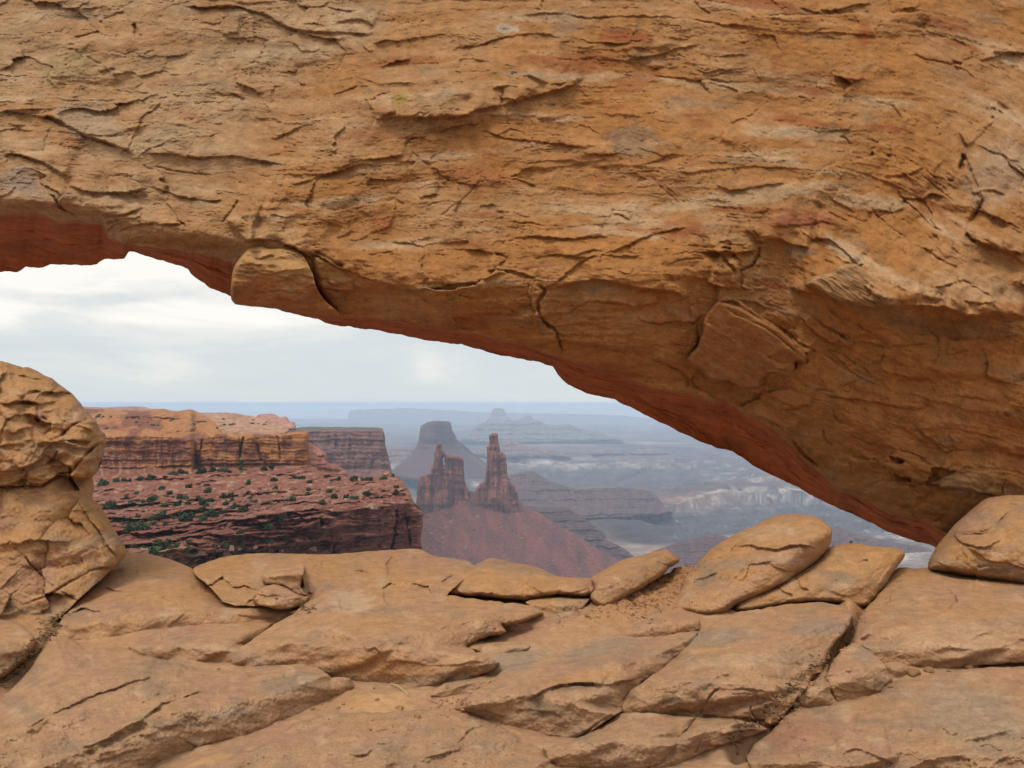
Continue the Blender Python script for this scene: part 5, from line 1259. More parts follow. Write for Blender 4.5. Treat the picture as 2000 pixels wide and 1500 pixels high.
far_top = patch('plateau', [(-400, 786), (60, 790), (163, 794), (200, 796), (240, 794), (284, 794), (292, 798), (310, 799), (345, 803), (390, 806), (440, 805), (460, 808), (500, 816), (500, 840), (-400, 840)],
                vert([(780, 900), (800, 850), (840, 700)]), M_CLIFF, step=1.5, thick=300, edge_r=5, edge_m=12, relief=wall_rel(800, 3.0, 420, .3, 1, 9), color=wall_col(C(.26, .15, .12), C(.33, .2, .15), 425), jit=.8, seed=51)
tag(far_top, 'grey brown plateau edge behind the domed orange cliff', 'mesa')
bench2 = patch('plateau', [(380, 815), (420, 811), (440, 807), (462, 807), (480, 811), (500, 814), (520, 822), (545, 827), (562, 832), (566, 846), (540, 852), (440, 852), (400, 840)],
               vert([(800, 560), (825, 480), (835, 440), (855, 420)]), M_CLIFF, step=1.5, thick=160, edge_r=5, edge_m=6, relief=wall_rel(450, 1.3, 430, .3, 1, 9), color=wall_col(BUFF, C(.40, .22, .15), 435, 4), jit=.8, seed=52)
tag(bench2, 'buff slickrock shelf dotted with shrubs behind the orange cliff', 'mesa')
knob = patch('rock_dome', [(496, 822), (500, 813), (507, 809), (520, 808), (533, 808), (542, 812), (548, 816), (553, 814), (559, 813), (563, 818), (566, 825), (570, 823), (576, 825), (578, 833), (580, 842), (500, 842)],
              vert([(800, 960), (840, 900)]), M_CLIFF, step=1.2, thick=60, edge_r=9, edge_m=16, relief=wall_rel(900, 2.0, 440, .8, .6, 9), color=wall_col(C(.30, .14, .11), C(.38, .2, .14), 445), jit=.6, seed=53)
tag(knob, 'rounded purple sandstone knobs on the skyline between plateau and headland', 'rock dome')
head = patch('headland_mesa', [(556, 838), (600, 833), (640, 834), (680, 834), (720, 835), (746, 836), (749, 840), (751, 850), (752, 864), (756, 880), (759, 895), (762, 908), (765, 922), (768, 938), (775, 960), (560, 960)],
             lambda x, y: 1250 + 0.55 * np.abs(x - 742) + np.where(y < 842, (842 - y) * 60, 0) - 1.2 * np.clip(y - 915, 0, 60), M_CLIFF, step=1.2, thick=400, edge_r=5, edge_m=20,
             relief=wall_rel(1250, 9.0, 450, 1.3, .8, 24), color=lambda x, y, v: mixc(wall_col(C(.22, .105, .078), C(.14, .07, .058), 455, 20, .3)(x, y, v), C(.07, .075, .05), sst(843, 839, y + 2.5 * fbm(x / 5, y / 5, 459, 2)) * .8), jit=1.0, seed=54)
tag(head, 'sheer purple headland with a flat tree lined top beyond the orange cliff', 'mesa')
step_a = patch('cliff_spur', [(560, 846), (585, 841), (600, 840), (604, 846), (601, 862), (612, 868), (622, 874), (634, 884), (641, 893), (640, 903), (646, 906), (660, 907), (668, 914), (679, 921), (679, 940), (555, 940)],
               lambda x, y: 420 + .35 * (x - 560) + np.where((y > 862) & (y < 892), 0, 0) - .7 * np.clip(y - 863, 0, 28) - 0.2 * (y - 840), M_CLIFF, step=1.2, thick=150, edge_r=7, edge_m=10,
               relief=wall_rel(430, 3.0, 460, .8, 1.3, 27), color=wall_col(C(.35, .15, .10), C(.20, .08, .065), 465, 14), jit=1.6, seed=55)
tag(step_a, 'stepped dark red spur between the orange cliff and the headland', 'cliff')


def d_upper(x, y):
    brk = 850 - 0.03 * (x - 300) + 10 * np.exp(-((x - 380) / 60.0) ** 2)
    up = np.clip(brk - y, 0, 80)
    d = 285 + 0.05 * (x - 300) + 1.0 * up ** 1.02 + 6 * fbm(x / 45, y / 22, 473, 3) * sst(0, 12, up) + 10 * sst(372, 385, x) * 1.0 - 6 * sst(380, 400, x)
    return d - 0.5 * np.clip(y - 912, 0, 30)


UP_LINES = [('c', [(374, 846), (378, 870), (384, 912)], 5, 6), ('c', [(398, 840), (392, 880), (388, 910)], 3, 3), ('c', [(476, 850), (470, 880), (466, 908)], 4, 4), ('c', [(535, 848), (545, 856), (546, 905)], 3, 3),
            ('l', [(180, 838), (260, 832), (340, 842), (420, 838)], 2.5, 4, 10), ('l', [(150, 910), (260, 915), (400, 905), (600, 905)], 2.0, 4, 10), ('l', [(230, 812), (330, 815), (420, 826)], 3, 4, 12), ('c', [(500, 862), (512, 905)], 2, 3)]
UX0, UY0 = -340, 780
ugx, ugy = np.meshgrid(np.arange(UX0, 640, 1.2), np.arange(UY0, 960, 1.2))
UR = wall_rel(290, 1.5, 470, 1.3, .7, 17)(ugx, ugy, None)
cracks(UR, ugx, ugy, ugx + 2 * fbm(ugx / 12, ugy / 12, 476, 3), ugy + 2 * fbm(ugx / 12, ugy / 12, 477, 3), UX0, UY0, 1.2, UP_LINES, 20)
FU = (UR, UX0, UY0, 1.2)
upper = patch('orange_cliff', [(-330, 806), (-150, 796), (60, 800), (163, 798), (200, 799), (240, 802), (290, 802), (300, 799), (312, 798), (326, 799), (338, 804), (345, 805), (352, 801), (366, 799), (378, 801), (390, 807), (405, 816), (415, 822), (425, 832), (436, 846), (450, 849),
                               (480, 848), (520, 848), (560, 846), (598, 842), (603, 850), (601, 866), (603, 880), (606, 900), (612, 915), (612, 950), (-330, 950)],
              d_upper, M_CLIFF, step=1.2, thick=130, edge_r=7, edge_m=7, relief=lambda x, y, d: bil(FU, x, y), color=c_upper, jit=1.2, seed=56)
tag(upper, 'bright orange cliff with dark varnish streaks and domed tops', 'cliff')

_qp = lambda y: 1 / 300. + (y - 912) / 190. * (1 / 140. - 1 / 300.)


def d_bench(x, y):
    edge = 1 / 232. + (825 - x) * 1.35e-5 / 3.0
    return 1.0 / smin([_qp(y) + 0 * x, edge - (y - 1000) * 1.2e-6], 0.00012)


bgx2, bgy2 = np.meshgrid(np.arange(-340, 870, 1.2), np.arange(880, 1170, 1.2))
_dip = bgy2 + 0.09 * (bgx2 - 400)          # ledges rise gently to the right
_wx2 = bgx2 + 5 * fbm(bgx2 / 30, bgy2 / 30, 480, 4); _wy2 = _dip + 4 * fbm(bgx2 / 40, bgy2 / 25, 484, 4)
RB = 1.6 * saw(_wy2 / 16 + .9 * fbm(_wx2 / 60, _wy2 / 30, 487, 3)) * sst(-.3, .3, fbm(bgx2 / 90, bgy2 / 30, 486, 2)) + 1.1 * terrace(fbm(_wx2 / 22, _wy2 / 10, 485, 4), 5, .1) + 3.2 * fbm(_wx2 / 90, _wy2 / 40, 488, 4) + 2.6 * saw(_wy2 / 27 + .5 * fbm(_wx2 / 150, _wy2 / 50, 491, 3)) * (0.35 + sst(960, 1010, bgy2)) \
    + 1.3 * saw(_wy2 / 9.5 + 1.1 * fbm(_wx2 / 70, _wy2 / 30, 494, 3)) * (0.4 + .8 * sst(940, 1000, bgy2)) + 0.7 * terrace(fbm(_wx2 / 16, _wy2 / 7, 497, 3), 4, .12) * sst(-.2, .3, fbm(bgx2 / 70, bgy2 / 40, 499, 2)) \
    + 1.5 * terrace(fbm(_wx2 / 36, _wy2 / 17, 500, 3), 4, .12) * sst(560, 700, bgx2) + 0.5 * fbm(_wx2 / 8, _wy2 / 4, 503, 3)
BN_LINES = [('l', [(245, 1045), (320, 1040), (420, 1030), (490, 1010), (560, 1000), (690, 985)], 5, 7, 14), ('l', [(430, 1028), (500, 1020), (600, 1012), (700, 1006)], 4, 6, 12), ('u', [(590, 1030), (622, 1012), (680, 1008)], 4, 5, 16),
            ('c', [(627, 1012), (629, 1030)], 4, 4), ('l', [(240, 985), (400, 975), (520, 960), (700, 950)], 2.2, 5, 12), ('l', [(200, 935), (330, 935), (470, 925), (600, 925), (760, 938)], 2.5, 5, 12), ('l', [(290, 1085), (500, 1070), (640, 1050), (760, 1040)], 4, 6, 14),
            ('l', [(690, 975), (750, 966), (800, 962)], 4, 5, 14), ('l', [(700, 1000), (760, 992), (815, 998)], 4, 6, 14), ('c', [(655, 1060), (650, 1085), (640, 1110)], 5, 5), ('c', [(770, 985), (775, 1030), (760, 1080)], 4, 5),
            ('l', [(640, 1080), (700, 1050), (740, 1045)], 4, 6, 16), ('l', [(260, 1065), (330, 1062), (420, 1060)], 3, 6, 12), ('c', [(790, 1000), (800, 1050), (806, 1100)], 3, 4), ('l', [(300, 1008), (420, 1003), (520, 985)], 2.2, 5, 10)]
cracks(RB, bgx2, bgy2, bgx2 + 4 * fbm(bgx2 / 14, bgy2 / 14, 506, 3), bgy2 + 3 * fbm(bgx2 / 14, bgy2 / 14, 508, 3), -340, 880, 1.2, BN_LINES, 60)
RB = RB * (1 + .7 * np.clip(sst(700, 560, bgx2) + sst(975, 950, bgy2), 0, 1) * sst(1050, 1000, bgy2))
FBN = (RB, -340, 880, 1.2)


def c_bench(x, y, v):
    w = x + 5 * fbm(x / 25, y / 25, 510, 3); u = y + 0.09 * x + 2 * fbm(x / 25, y / 25, 513, 3)
    c = mixc(C(.225, .09, .06), C(.155, .055, .04), np.clip(.35 + sst(960, 1040, y) * .5 + .6 * fbm(w / 60, u / 8, 516, 4), 0, 1))
    c = mixc(c, C(.34, .205, .14), sst(.1, .5, fbm(w / 22, u / 6, 520, 4)) * .65 * sst(1060, 960, y))
    c = mixc(c, C(.13, .05, .04), sst(.15, .5, fbm(w / 40, u / 25, 524, 4)) * sst(980, 1030, y) * .7)
    c = mixc(c, C(.42, .21, .11), np.exp(-((x - 330) / 60.) ** 2 - ((y - 1085) / 25.) ** 2) * .8)
    return c * (1 + .38 * fbm(w / 9, u / 3, 528, 4))[..., None]


bench = patch('bench_cliff', [(-330, 940), (60, 940), (140, 928), (200, 914), (300, 914), (400, 910), (540, 903), (600, 905), (615, 914), (640, 925), (680, 932), (740, 932), (748, 929), (752, 917), (762, 919), (766, 930), (775, 929), (782, 936), (790, 945), (797, 952), (800, 962), (806, 974),
                              (808, 985), (815, 994), (829, 1000), (824, 1012), (826, 1022), (824, 1040), (820, 1058), (824, 1072), (827, 1090), (826, 1150), (-330, 1150)],
              d_bench, M_CLIFF, step=1.2, thick=120, edge_r=8, edge_m=7, relief=lambda x, y, d: bil(FBN, x, y), color=c_bench, jit=1.8, seed=57, jl=12)
tag(bench, 'layered dark red bench dotted with junipers, ending in a broken cliff', 'cliff')

# junipers on the bench
J4 = [(215, 795, 70), (325, 775, 50), (395, 770, 60), (435, 772, 35), (530, 750, 50), (615, 745, 55), (795, 715, 65), (745, 740, 35), (890, 705, 60), (1035, 705, 70), (1135, 690, 65), (1225, 690, 70), (1280, 695, 40), (1385, 678, 50), (1380, 610, 40), (1570, 668, 40),
      (1625, 652, 50), (1658, 768, 60), (1660, 835, 50), (710, 840, 45), (940, 825, 45), (1095, 810, 45), (1097, 865, 55), (1435, 800, 50), (500, 875, 35), (410, 910, 40), (520, 938, 50), (645, 920, 70), (575, 962, 45), (610, 945, 50), (780, 880, 40), (855, 910, 50),
      (905, 920, 45), (1035, 920, 50), (1110, 945, 50), (1055, 968, 65), (1045, 1005, 60), (1255, 968, 65), (1315, 993, 45), (1300, 930, 40), (1290, 890, 45), (1235, 895, 40), (265, 990, 90), (425, 970, 70), (730, 985, 50), (845, 975, 55), (925, 965, 45), (940, 1015, 40),
      (700, 1055, 65), (740, 1075, 70), (795, 1075, 40), (640, 1085, 70), (860, 1050, 60), (880, 1075, 80), (965, 1060, 50), (1130, 1065, 90), (1205, 1045, 55), (345, 1095, 40), (410, 1085, 40), (450, 1085, 40), (530, 1090, 80), (410, 1125, 60), (460, 1140, 70), (570, 1140, 70),
      (510, 1180, 80), (430, 1180, 60), (635, 1130, 40), (735, 1130, 40), (890, 1105, 90), (955, 1105, 40), (1050, 1100, 50), (605, 1172, 50), (1400, 1025, 80), (1440, 980, 40), (1505, 945, 40), (1450, 915, 35), (1430, 870, 30), (1600, 878, 35), (1625, 965, 30), (1600, 1165, 70),
      (1690, 1110, 60), (1360, 1195, 45), (660, 1370, 110), (740, 1335, 90), (690, 1300, 80), (485, 1325, 50), (560, 1330, 40), (630, 1330, 60), (815, 1325, 60), (910, 1340, 50), (980, 1355, 60), (1155, 1320, 50), (1230, 1315, 70), (1375, 1305, 50), (1220, 1385, 50), (1605, 1290, 60), (940, 1275, 40)]
J5 = [(500, 750, 25), (545, 745, 45), (600, 750, 60), (665, 785, 40), (805, 730, 40), (845, 775, 35), (895, 762, 45), (1035, 770, 55), (1110, 765, 50), (1165, 765, 55), (1285, 755, 60), (1360, 730, 35), (650, 850, 40), (830, 865, 45), (900, 860, 30), (1125, 885, 60), (1168, 890, 50),
      (875, 910, 50), (970, 912, 40), (1030, 918, 60), (770, 945, 55), (495, 938, 70), (640, 885, 40), (1390, 860, 40), (1390, 825, 35), (690, 1240, 55), (465, 1260, 45), (85, 1300, 50)]
BUSH = [(150 + a * .2334, 760 + b * .2334, w * .2334) for a, b, w in J4] + [(450 + a * .2334, 760 + b * .2334, w * .2334) for a, b, w in J5]


def leaf_mat(name, col):
    m = bpy.data.materials.new(name); m.use_nodes = True
    nt = m.node_tree; L = nt.links.new; b = nt.nodes['Principled BSDF']
    b.inputs['Roughness'].default_value = .85; b.inputs['Specular IOR Level'].default_value = .1
    oi = N(nt, 'ShaderNodeObjectInfo'); n = N(nt, 'ShaderNodeTexNoise'); n.inputs['Scale'].default_value = 2.5; n.inputs['Detail'].default_value = 3
    tc = N(nt, 'ShaderNodeTexCoord'); L(tc.outputs['Object'], n.inputs['Vector'])
    ad = N(nt, 'ShaderNodeMath', op='ADD'); L(oi.outputs['Random'], ad.inputs[0]); L(n.outputs[0], ad.inputs[1])
    mr = N(nt, 'ShaderNodeMapRange', i_1=.3, i_2=1.5, i_3=.65, i_4=1.6); L(ad.outputs[0], mr.inputs[0])
    sc = N(nt, 'ShaderNodeVectorMath', op='SCALE'); sc.inputs[0].default_value = col; L(mr.outputs[0], sc.inputs['Scale'])
    L(sc.outputs[0], b.inputs['Base Color'])
    return m


M_JUN = leaf_mat('juniper_green', (.036, .050, .025))


def bush_mesh(seed, name):
    rng = np.random.RandomState(seed)
    lobes = [(rng.uniform(-.32, .32), rng.uniform(-.3, .3), rng.uniform(.25, .62), rng.uniform(.2, .34)) for _ in range(7)] + [(0, 0, .4, .36)]
    V = []; Q = []
    for k in range(620):
        lx, ly, lz, lr = lobes[rng.randint(len(lobes))]
        d = rng.normal(size=3); d /= np.linalg.norm(d)
        p = np.array([lx, ly, lz]) + d * lr * rng.uniform(.55, 1.05) * np.array([1, 1, .85])
        if p[2] < 0.0: p[2] = abs(p[2]) * .3
        a = rng.normal(size=3); a /= np.linalg.norm(a); b = np.cross(a, d); b /= np.linalg.norm(b) + 1e-6
        s = rng.uniform(.05, .11)
        n0 = len(V)
        V += [p - a * s - b * s * .6, p + a * s - b * s * .6, p + a * s * .7 + b * s * .8 + d * s * .4, p - a * s * .7 + b * s * .8 + d * s * .4]
        Q.append([n0, n0 + 1, n0 + 2, n0 + 3])
    # short twisted stem
    n0 = len(V)
    for z, r in ((-.25, .07), (.12, .055), (.4, .03)):
        for t in range(4): V.append(np.array([r * math.cos(t * 1.57) + .06 * z, r * math.sin(t * 1.57), z]))
    for l in range(2):
        for t in range(4): Q.append([n0 + l * 4 + t, n0 + l * 4 + (t + 1) % 4, n0 + l * 4 + 4 + (t + 1) % 4, n0 + l * 4 + 4 + t])
    me = bpy.data.meshes.new(name)
    me.from_pydata([tuple(v) for v in V], [], Q); me.update(); me.materials.append(M_JUN)
    return me


bmeshes = [bush_mesh(600 + i, 'juniper_bush') for i in range(5)]
rng = np.random.RandomState(7)


def bush_label(x, y, w):
    size = 'large' if w > 15.5 else ('mid sized' if w > 11 else 'small')
    if y < 935 and x < 620: where = 'at the foot of the orange cliff'
    elif y < 945: where = 'on the far end of the red bench'
    elif y > 1062: where = 'on the orange rubble behind the rim notch' if x < 400 else 'on the lowest ledge above the rim'
    elif y > 1003 and x < 420: where = 'in the dense patch low on the bench'
    elif x < 330: where = 'near the knobby boulder side of the bench'
    elif x > 560: where = 'on the ledges above the bench end cliff'
    elif y > 1000: where = 'on the dark lower ledges of the bench'
    else: where = 'among the pale rubble in the middle of the bench'
    return size + ' dark green juniper bush ' + where


for i, (x, y, w) in enumerate(BUSH):
    D = float(d_bench(np.array([x]), np.array([y]))[0] - bil(FBN, np.array([x]), np.array([y]))[0]) - 0.6
    if y < 918 and x < 600: D = min(D, 284.0)
    wid = 1.05 * w / F * D
    o = bpy.data.objects.new('juniper_bush', bmeshes[i % 5])
    p = ray(np.array([x]), np.array([y + w * .42]), np.array([D]))[0]
    o.location = p; s = wid * rng.uniform(.95, 1.15)
    o.scale = (s, s, s * rng.uniform(.95, 1.3)); o.rotation_euler = (0, 0, rng.uniform(0, 6.28))
    COL.objects.link(o)
    tag(o, bush_label(x, y, w), 'bush', 'juniper bushes on the red bench')


def shell_rocks(name, spots, mat, cols, seed, kind='stuff', label=None):
    """many small angular stones as one mesh"""
    rng = np.random.RandomState(seed)
    base = np.array([(-1, -1, -1), (1, -1, -1), (1, 1, -1), (-1, 1, -1), (-.7, -.7, 1), (.7, -.8, .9), (.75, .7, 1), (-.8, .7, .8)], float)
    fq = np.array([(0, 3, 2, 1), (4, 5, 6, 7), (0, 1, 5, 4), (1, 2, 6, 5), (2, 3, 7, 6), (3, 0, 4, 7)])
    V = []; Q = []; K = []
    for i, (p, s) in enumerate(spots):
        b = base * (1 + rng.uniform(-.3, .3, base.shape)) * np.array([1, 1, rng.uniform(.4, .8)]) * s * .5
        a = rng.uniform(0, 6.28); c, sn = math.cos(a), math.sin(a)
        t = rng.uniform(-.3, .3); R = np.array([[c, -sn, 0], [sn, c, 0], [0, 0, 1]]) @ np.array([[1, 0, 0], [0, math.cos(t), -math.sin(t)], [0, math.sin(t), math.cos(t)]])
        V.append(b @ R.T + p); Q.append(fq + 8 * i)
        col = cols[0] * (1 - (k := rng.rand())) + cols[1] * k
        K.append(np.tile(col * rng.uniform(.75, 1.2), (8, 1)))
    o = mesh_obj(name, np.concatenate(V), np.concatenate(Q), mat, (), np.concatenate(K), smooth=False)
    return tag(o, label, None, None, kind)


spots = []
for i in range(1500):
    x = rng.uniform(190, 790); y = rng.uniform(925, 1100)
    dens = np.exp(-((x - 540) / 130) ** 2 - ((y - 960) / 16) ** 2) + .55 * np.exp(-((y - (985 - .05 * (x - 300))) / 26) ** 2) + .4 * np.exp(-((y - 1080) / 14) ** 2) * (x < 620)
    if rng.rand() > dens or (y > 1000 and x > 640): continue
    D = float(d_bench(np.array([x]), np.array([y]))[0] - bil(FBN, np.array([x]), np.array([y]))[0]) - .3
    spots.append((ray(np.array([x]), np.array([y]), np.array([D]))[0], rng.choice([.45, .8, 1.2, 1.9], p=[.5, .3, .15, .05])))
shell_rocks('boulder_rubble', spots, M_CLIFF, [C(.31, .19, .135), C(.2, .09, .062)], 5, label='pale and red fallen blocks strewn over the bench')
shr = []
for i in range(330):
    x = rng.uniform(180, 560); y = rng.uniform(799, 846)
    band = (390 < x < 560 and 818 < y < 836) or (x < 380 and 808 < y < 832)
    if not band or rng.rand() > (.35 if x > 420 else .12): continue
    D = (vert([(800, 560), (825, 480), (835, 440), (855, 420)])(np.array([x]), np.array([y]))[0] if x > 425 else float(d_upper(np.array([x]), np.array([y]))[0] - bil(FU, np.array([x]), np.array([y]))[0])) - 1.5
    shr.append((ray(np.array([x]), np.array([y]), np.array([D]))[0], rng.uniform(.7, 1.9) * D / 420))
shell_rocks('shrubbery', shr, M_JUN, [C(.05, .06, .03), C(.05, .06, .03)], 6, label='low scrub scattered over the slickrock tops')

# ------------------------------------------------------------------ towers and buttes
def spire_rel(D, amp, seed, lam=30):
    base = wall_rel(D, amp, seed, .8, .5, lam)
    def f(x, y, d):
        wx = x + 2 * fbm(x / 10, y / 30, seed + 30, 3)
        return base(x, y, d) + amp * (1.5 * ridged(wx / 11, y / 110, seed + 31, 3) + .9 * terrace(fbm(wx / 7, y / 45, seed + 34, 3), 4, .1))
    return f



washer = patch('rock_spire', [(808, 1034), (814, 970), (815, 945), (820, 931), (826, 928), (836, 926), (842, 922), (845, 910), (848, 900), (849, 884), (851, 874), (854, 868), (853, 864), (862, 864), (864, 868), (862, 876), (868, 880), (871, 888), (878, 889), (892, 890), (903, 893), (905, 899),
                              (906, 915), (907, 935), (910, 948), (916, 954), (920, 975), (925, 1034)],
               lambda x, y: 1618 + .3 * (x - 860) - .05 * (y - 900) + 12 * fbm(x / 14, y / 120, 538, 2), M_CLIFF, step=1.0, thick=60, edge_r=5, edge_m=20, relief=spire_rel(1600, 6, 540), color=wall_col(C(.235, .09, .06), C(.15, .058, .045), 545, 16, .25, .35), jit=1.5, seed=61, jl=7,
               holes=[[(866, 891), (869, 893), (868, 900), (870, 906), (866, 911), (865, 903), (864, 897)]])
tag(washer, 'broad twin red spire pierced by a narrow window', 'rock tower')
monster = patch('rock_spire', [(915, 1034), (926, 975), (930, 952), (938, 945), (947, 938), (950, 920), (951, 900), (951, 880), (950, 874), (955, 869), (956, 860), (955, 852), (959, 846), (965, 845), (972, 846), (973, 858), (974, 868), (976, 876), (978, 884), (982, 881), (987, 888), (989, 897), (990, 910),
                               (990, 928), (995, 936), (1000, 943), (1006, 949), (1010, 958), (1012, 972), (1013, 990), (1018, 1034)],
                lambda x, y: 1590 + .3 * np.abs(x - 960) - .05 * (y - 900) + 12 * fbm(x / 12, y / 120, 548, 2) - 14 * np.exp(-((x - 984) / 7.) ** 2), M_CLIFF, step=1.0, thick=60, edge_r=5, edge_m=18, relief=spire_rel(1560, 6, 550), color=wall_col(C(.245, .095, .062), C(.155, .06, .046), 555, 16, .25, .35), jit=1.5, seed=62, jl=7)
tag(monster, 'tall slender red tower with a leaning slab on its shoulder', 'rock tower')


def c_talus(x, y, v):
    w = x + 4 * fbm(x / 20, y / 20, 560, 3)
    c = mixc(C(.165, .06, .046), C(.095, .044, .04), np.clip(.4 + 1.0 * fbm((w - .5 * y) / 26, (y + .5 * w) / 60, 563, 4), 0, 1))
    c = mixc(c, C(.15, .10, .078), sst(990, 1110, .5 * (x - 800) + .75 * y) * .5)
    return c * (1 + .3 * fbm(w / 6, y / 4, 567, 4))[..., None]


def d_talus(x, y):
    ridge = np.abs(x - (930 + 1.0 * (y - 990)))
    return 1600 - (y - 985) * 2.5 + .5 * np.abs(x - 930) + 0.05 * ridge


talus = patch('talus_slope', [(790, 1010), (815, 985), (845, 976), (880, 965), (915, 958), (940, 966), (975, 972), (1010, 978), (1030, 990), (1060, 1006), (1100, 1030), (1140, 1055), (1180, 1080), (1230, 1104), (1260, 1130), (1260, 1200), (780, 1200)],
              d_talus, M_CLIFF, step=1.2, thick=300, edge_r=12, edge_m=25, relief=lambda x, y, d: 16 * ridged((x - 930) / (26 + .22 * np.clip(y - 960, 0, 300)) + .4 * fbm(x / 30, y / 60, 570, 3), y / 240, 571, 4) + 2.5 * fbm(x / 9, y / 6, 575, 3) + 3.0 * terrace(fbm(x / 18, y / 9, 578, 3), 3, .1), color=c_talus, jit=2.5, seed=63)
tag(talus, 'red scree slope fanning down below the two towers', kind='structure')
spots = []
for i in range(520):
    y = rng.uniform(1000, 1128); x = rng.uniform(826, 1010 + (y - 1000) * 2.0)
    D = float(d_talus(np.array([x]), np.array([y]))[0]) - 6
    spots.append((ray(np.array([x]), np.array([y]), np.array([D]))[0], rng.choice([2.2, 3.2, 5, 8], p=[.5, .3, .15, .05])))
shell_rocks('scree_rubble', spots, M_CLIFF, [C(.26, .15, .11), C(.17, .075, .055)], 8, label='fallen blocks scattered over the scree below the towers')

airport = patch('butte', [(760, 940), (768, 915), (785, 903), (803, 887), (815, 868), (818, 858), (820, 844), (821, 832), (831, 827), (836, 823), (850, 822), (870, 822), (879, 823), (881, 830), (884, 842), (890, 850), (893, 860), (899, 866), (905, 872), (911, 884), (925, 894), (940, 904), (960, 915), (985, 940)],
                lambda x, y: 4000 + 4.5 * np.abs(x - 850) - 3.5 * np.clip(y - 868, 0, 80), M_FAR, step=1.0, thick=500, edge_r=8, edge_m=60, relief=lambda x, y, d: wall_rel(4000, 14, 580, 1.3, .6, 18)(x, y, d) * np.where(y > 875, .35, 1),
                color=lambda x, y, v: mixc(wall_col(C(.13, .06, .05), C(.085, .043, .04), 585, 14)(x, y, v), C(.115, .062, .054), sst(866, 884, y + .25 * np.abs(x - 850) - 12)), jit=.9, seed=64, jl=8)
tag(airport, 'flat topped butte on a flared skirt behind the twin spire', 'butte')


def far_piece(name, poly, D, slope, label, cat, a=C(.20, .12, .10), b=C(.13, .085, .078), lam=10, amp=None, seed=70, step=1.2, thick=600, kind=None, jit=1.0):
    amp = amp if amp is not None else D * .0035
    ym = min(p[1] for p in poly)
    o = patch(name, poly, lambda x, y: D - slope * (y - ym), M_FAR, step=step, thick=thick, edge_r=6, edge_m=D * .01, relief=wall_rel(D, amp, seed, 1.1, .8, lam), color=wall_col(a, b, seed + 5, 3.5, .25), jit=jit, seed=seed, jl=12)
    return tag(o, label, cat, None, kind)


far_piece('layered_mesa', [(985, 935), (1000, 926), (1020, 921), (1044, 920), (1058, 930), (1078, 942), (1110, 950), (1125, 956), (1160, 953), (1200, 952), (1235, 954), (1262, 956), (1280, 966), (1290, 978), (1300, 992), (1320, 1004), (1200, 1014), (985, 1014)], 2950, 3.7, 
          'long layered purple mesa behind the tall tower', 'mesa', C(.125, .072, .066), C(.078, .05, .052), 16, 16, 700)
far_piece('layered_mesa', [(990, 985), (1020, 988), (1060, 991), (1110, 992), (1122, 1000), (1140, 1010), (1165, 1030), (1182, 1044), (1178, 1052), (1215, 1068), (1240, 1088), (1285, 1112), (1300, 1140), (990, 1140)], 2080, 1.9, 
          'stepped dark mesa emerging from behind the scree slope', 'mesa', C(.115, .06, .054), C(.068, .043, .045), 17, 13, 710)
far_piece('layered_mesa', [(1235, 1100), (1270, 1078), (1300, 1068), (1335, 1056), (1370, 1050), (1395, 1040), (1402, 1046), (1440, 1050), (1500, 1048), (1560, 1046), (1640, 1052), (1640, 1150), (1235, 1150)], 1950, 3, 
          'low purple terraces just beyond the leaning boulder', 'mesa', C(.125, .062, .056), C(.072, .042, .042), 13, 10, 720)
far_piece('layered_mesa', [(1600, 1052), (1618, 1036), (1624, 1028), (1634, 1026), (1644, 1032), (1680, 1046), (1760, 1062), (1830, 1072), (1830, 1100), (1600, 1100)], 2150, 2, 
          'pyramid like purple hill seen between the leaning boulder and the arch', 'hill', C(.12, .066, .06), C(.08, .05, .048), 12, 8, 725)
far_piece('butte', [(940, 895), (955, 884), (967, 866), (983, 858), (996, 858), (1012, 864), (1030, 871), (1048, 874), (1080, 880), (1100, 886), (1120, 895)], 5650, 4, 'dim conical hill to the side of the tall tower', 'hill', seed=730)
far_piece('butte', [(1140, 889), (1152, 884), (1162, 878), (1175, 877), (1200, 877), (1212, 883), (1225, 889)], 5900, 5, 'small hazy flat topped mound, first of the pair on the plain', 'butte', seed=735)
far_piece('butte', [(1226, 889), (1238, 881), (1244, 878), (1264, 877), (1296, 878), (1304, 884), (1316, 889)], 5950, 5, 'hazy mesa with a longer flat top, second of the pair on the plain', 'butte', seed=740)
far_piece('butte', [(745, 884), (760, 876), (772, 874), (800, 873), (830, 873), (840, 910), (745, 910)], 5150, 4, 'blue hazy ridge between headland and flat topped butte', 'ridge', seed=745)
far_piece('butte', [(900, 885), (930, 878), (945, 874), (960, 875), (970, 890), (900, 893)], 5700, 5, 'faint low ridge between the two towers', 'ridge', seed=747)
far_piece('butte', [(900, 850), (930, 832), (948, 822), (990, 822), (1016, 821), (1040, 823), (1058, 823), (1066, 829), (1090, 831), (1100, 829), (1112, 829), (1135, 838), (1160, 840), (1180, 846), (1196, 854), (1230, 862), (900, 868)], 7600, 6, 'pale stepped ridge fading into haze behind the towers', 'ridge', a=C(.19, .155, .15), b=C(.14, .12, .12), seed=750)  # greyed so part of the haze sits in the colour, as in pieces below
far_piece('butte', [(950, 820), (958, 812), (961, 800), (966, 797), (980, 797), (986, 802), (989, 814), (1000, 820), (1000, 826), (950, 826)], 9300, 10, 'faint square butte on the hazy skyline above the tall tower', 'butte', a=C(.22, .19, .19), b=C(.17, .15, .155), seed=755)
far_piece('butte', [(1005, 822), (1018, 818), (1026, 812), (1034, 811), (1040, 818), (1056, 823), (1056, 828), (1005, 828)], 9100, 10, 'tiny pale pyramid on the hazy ridge', 'butte', a=C(.19, .155, .15), b=C(.14, .12, .12), seed=756)
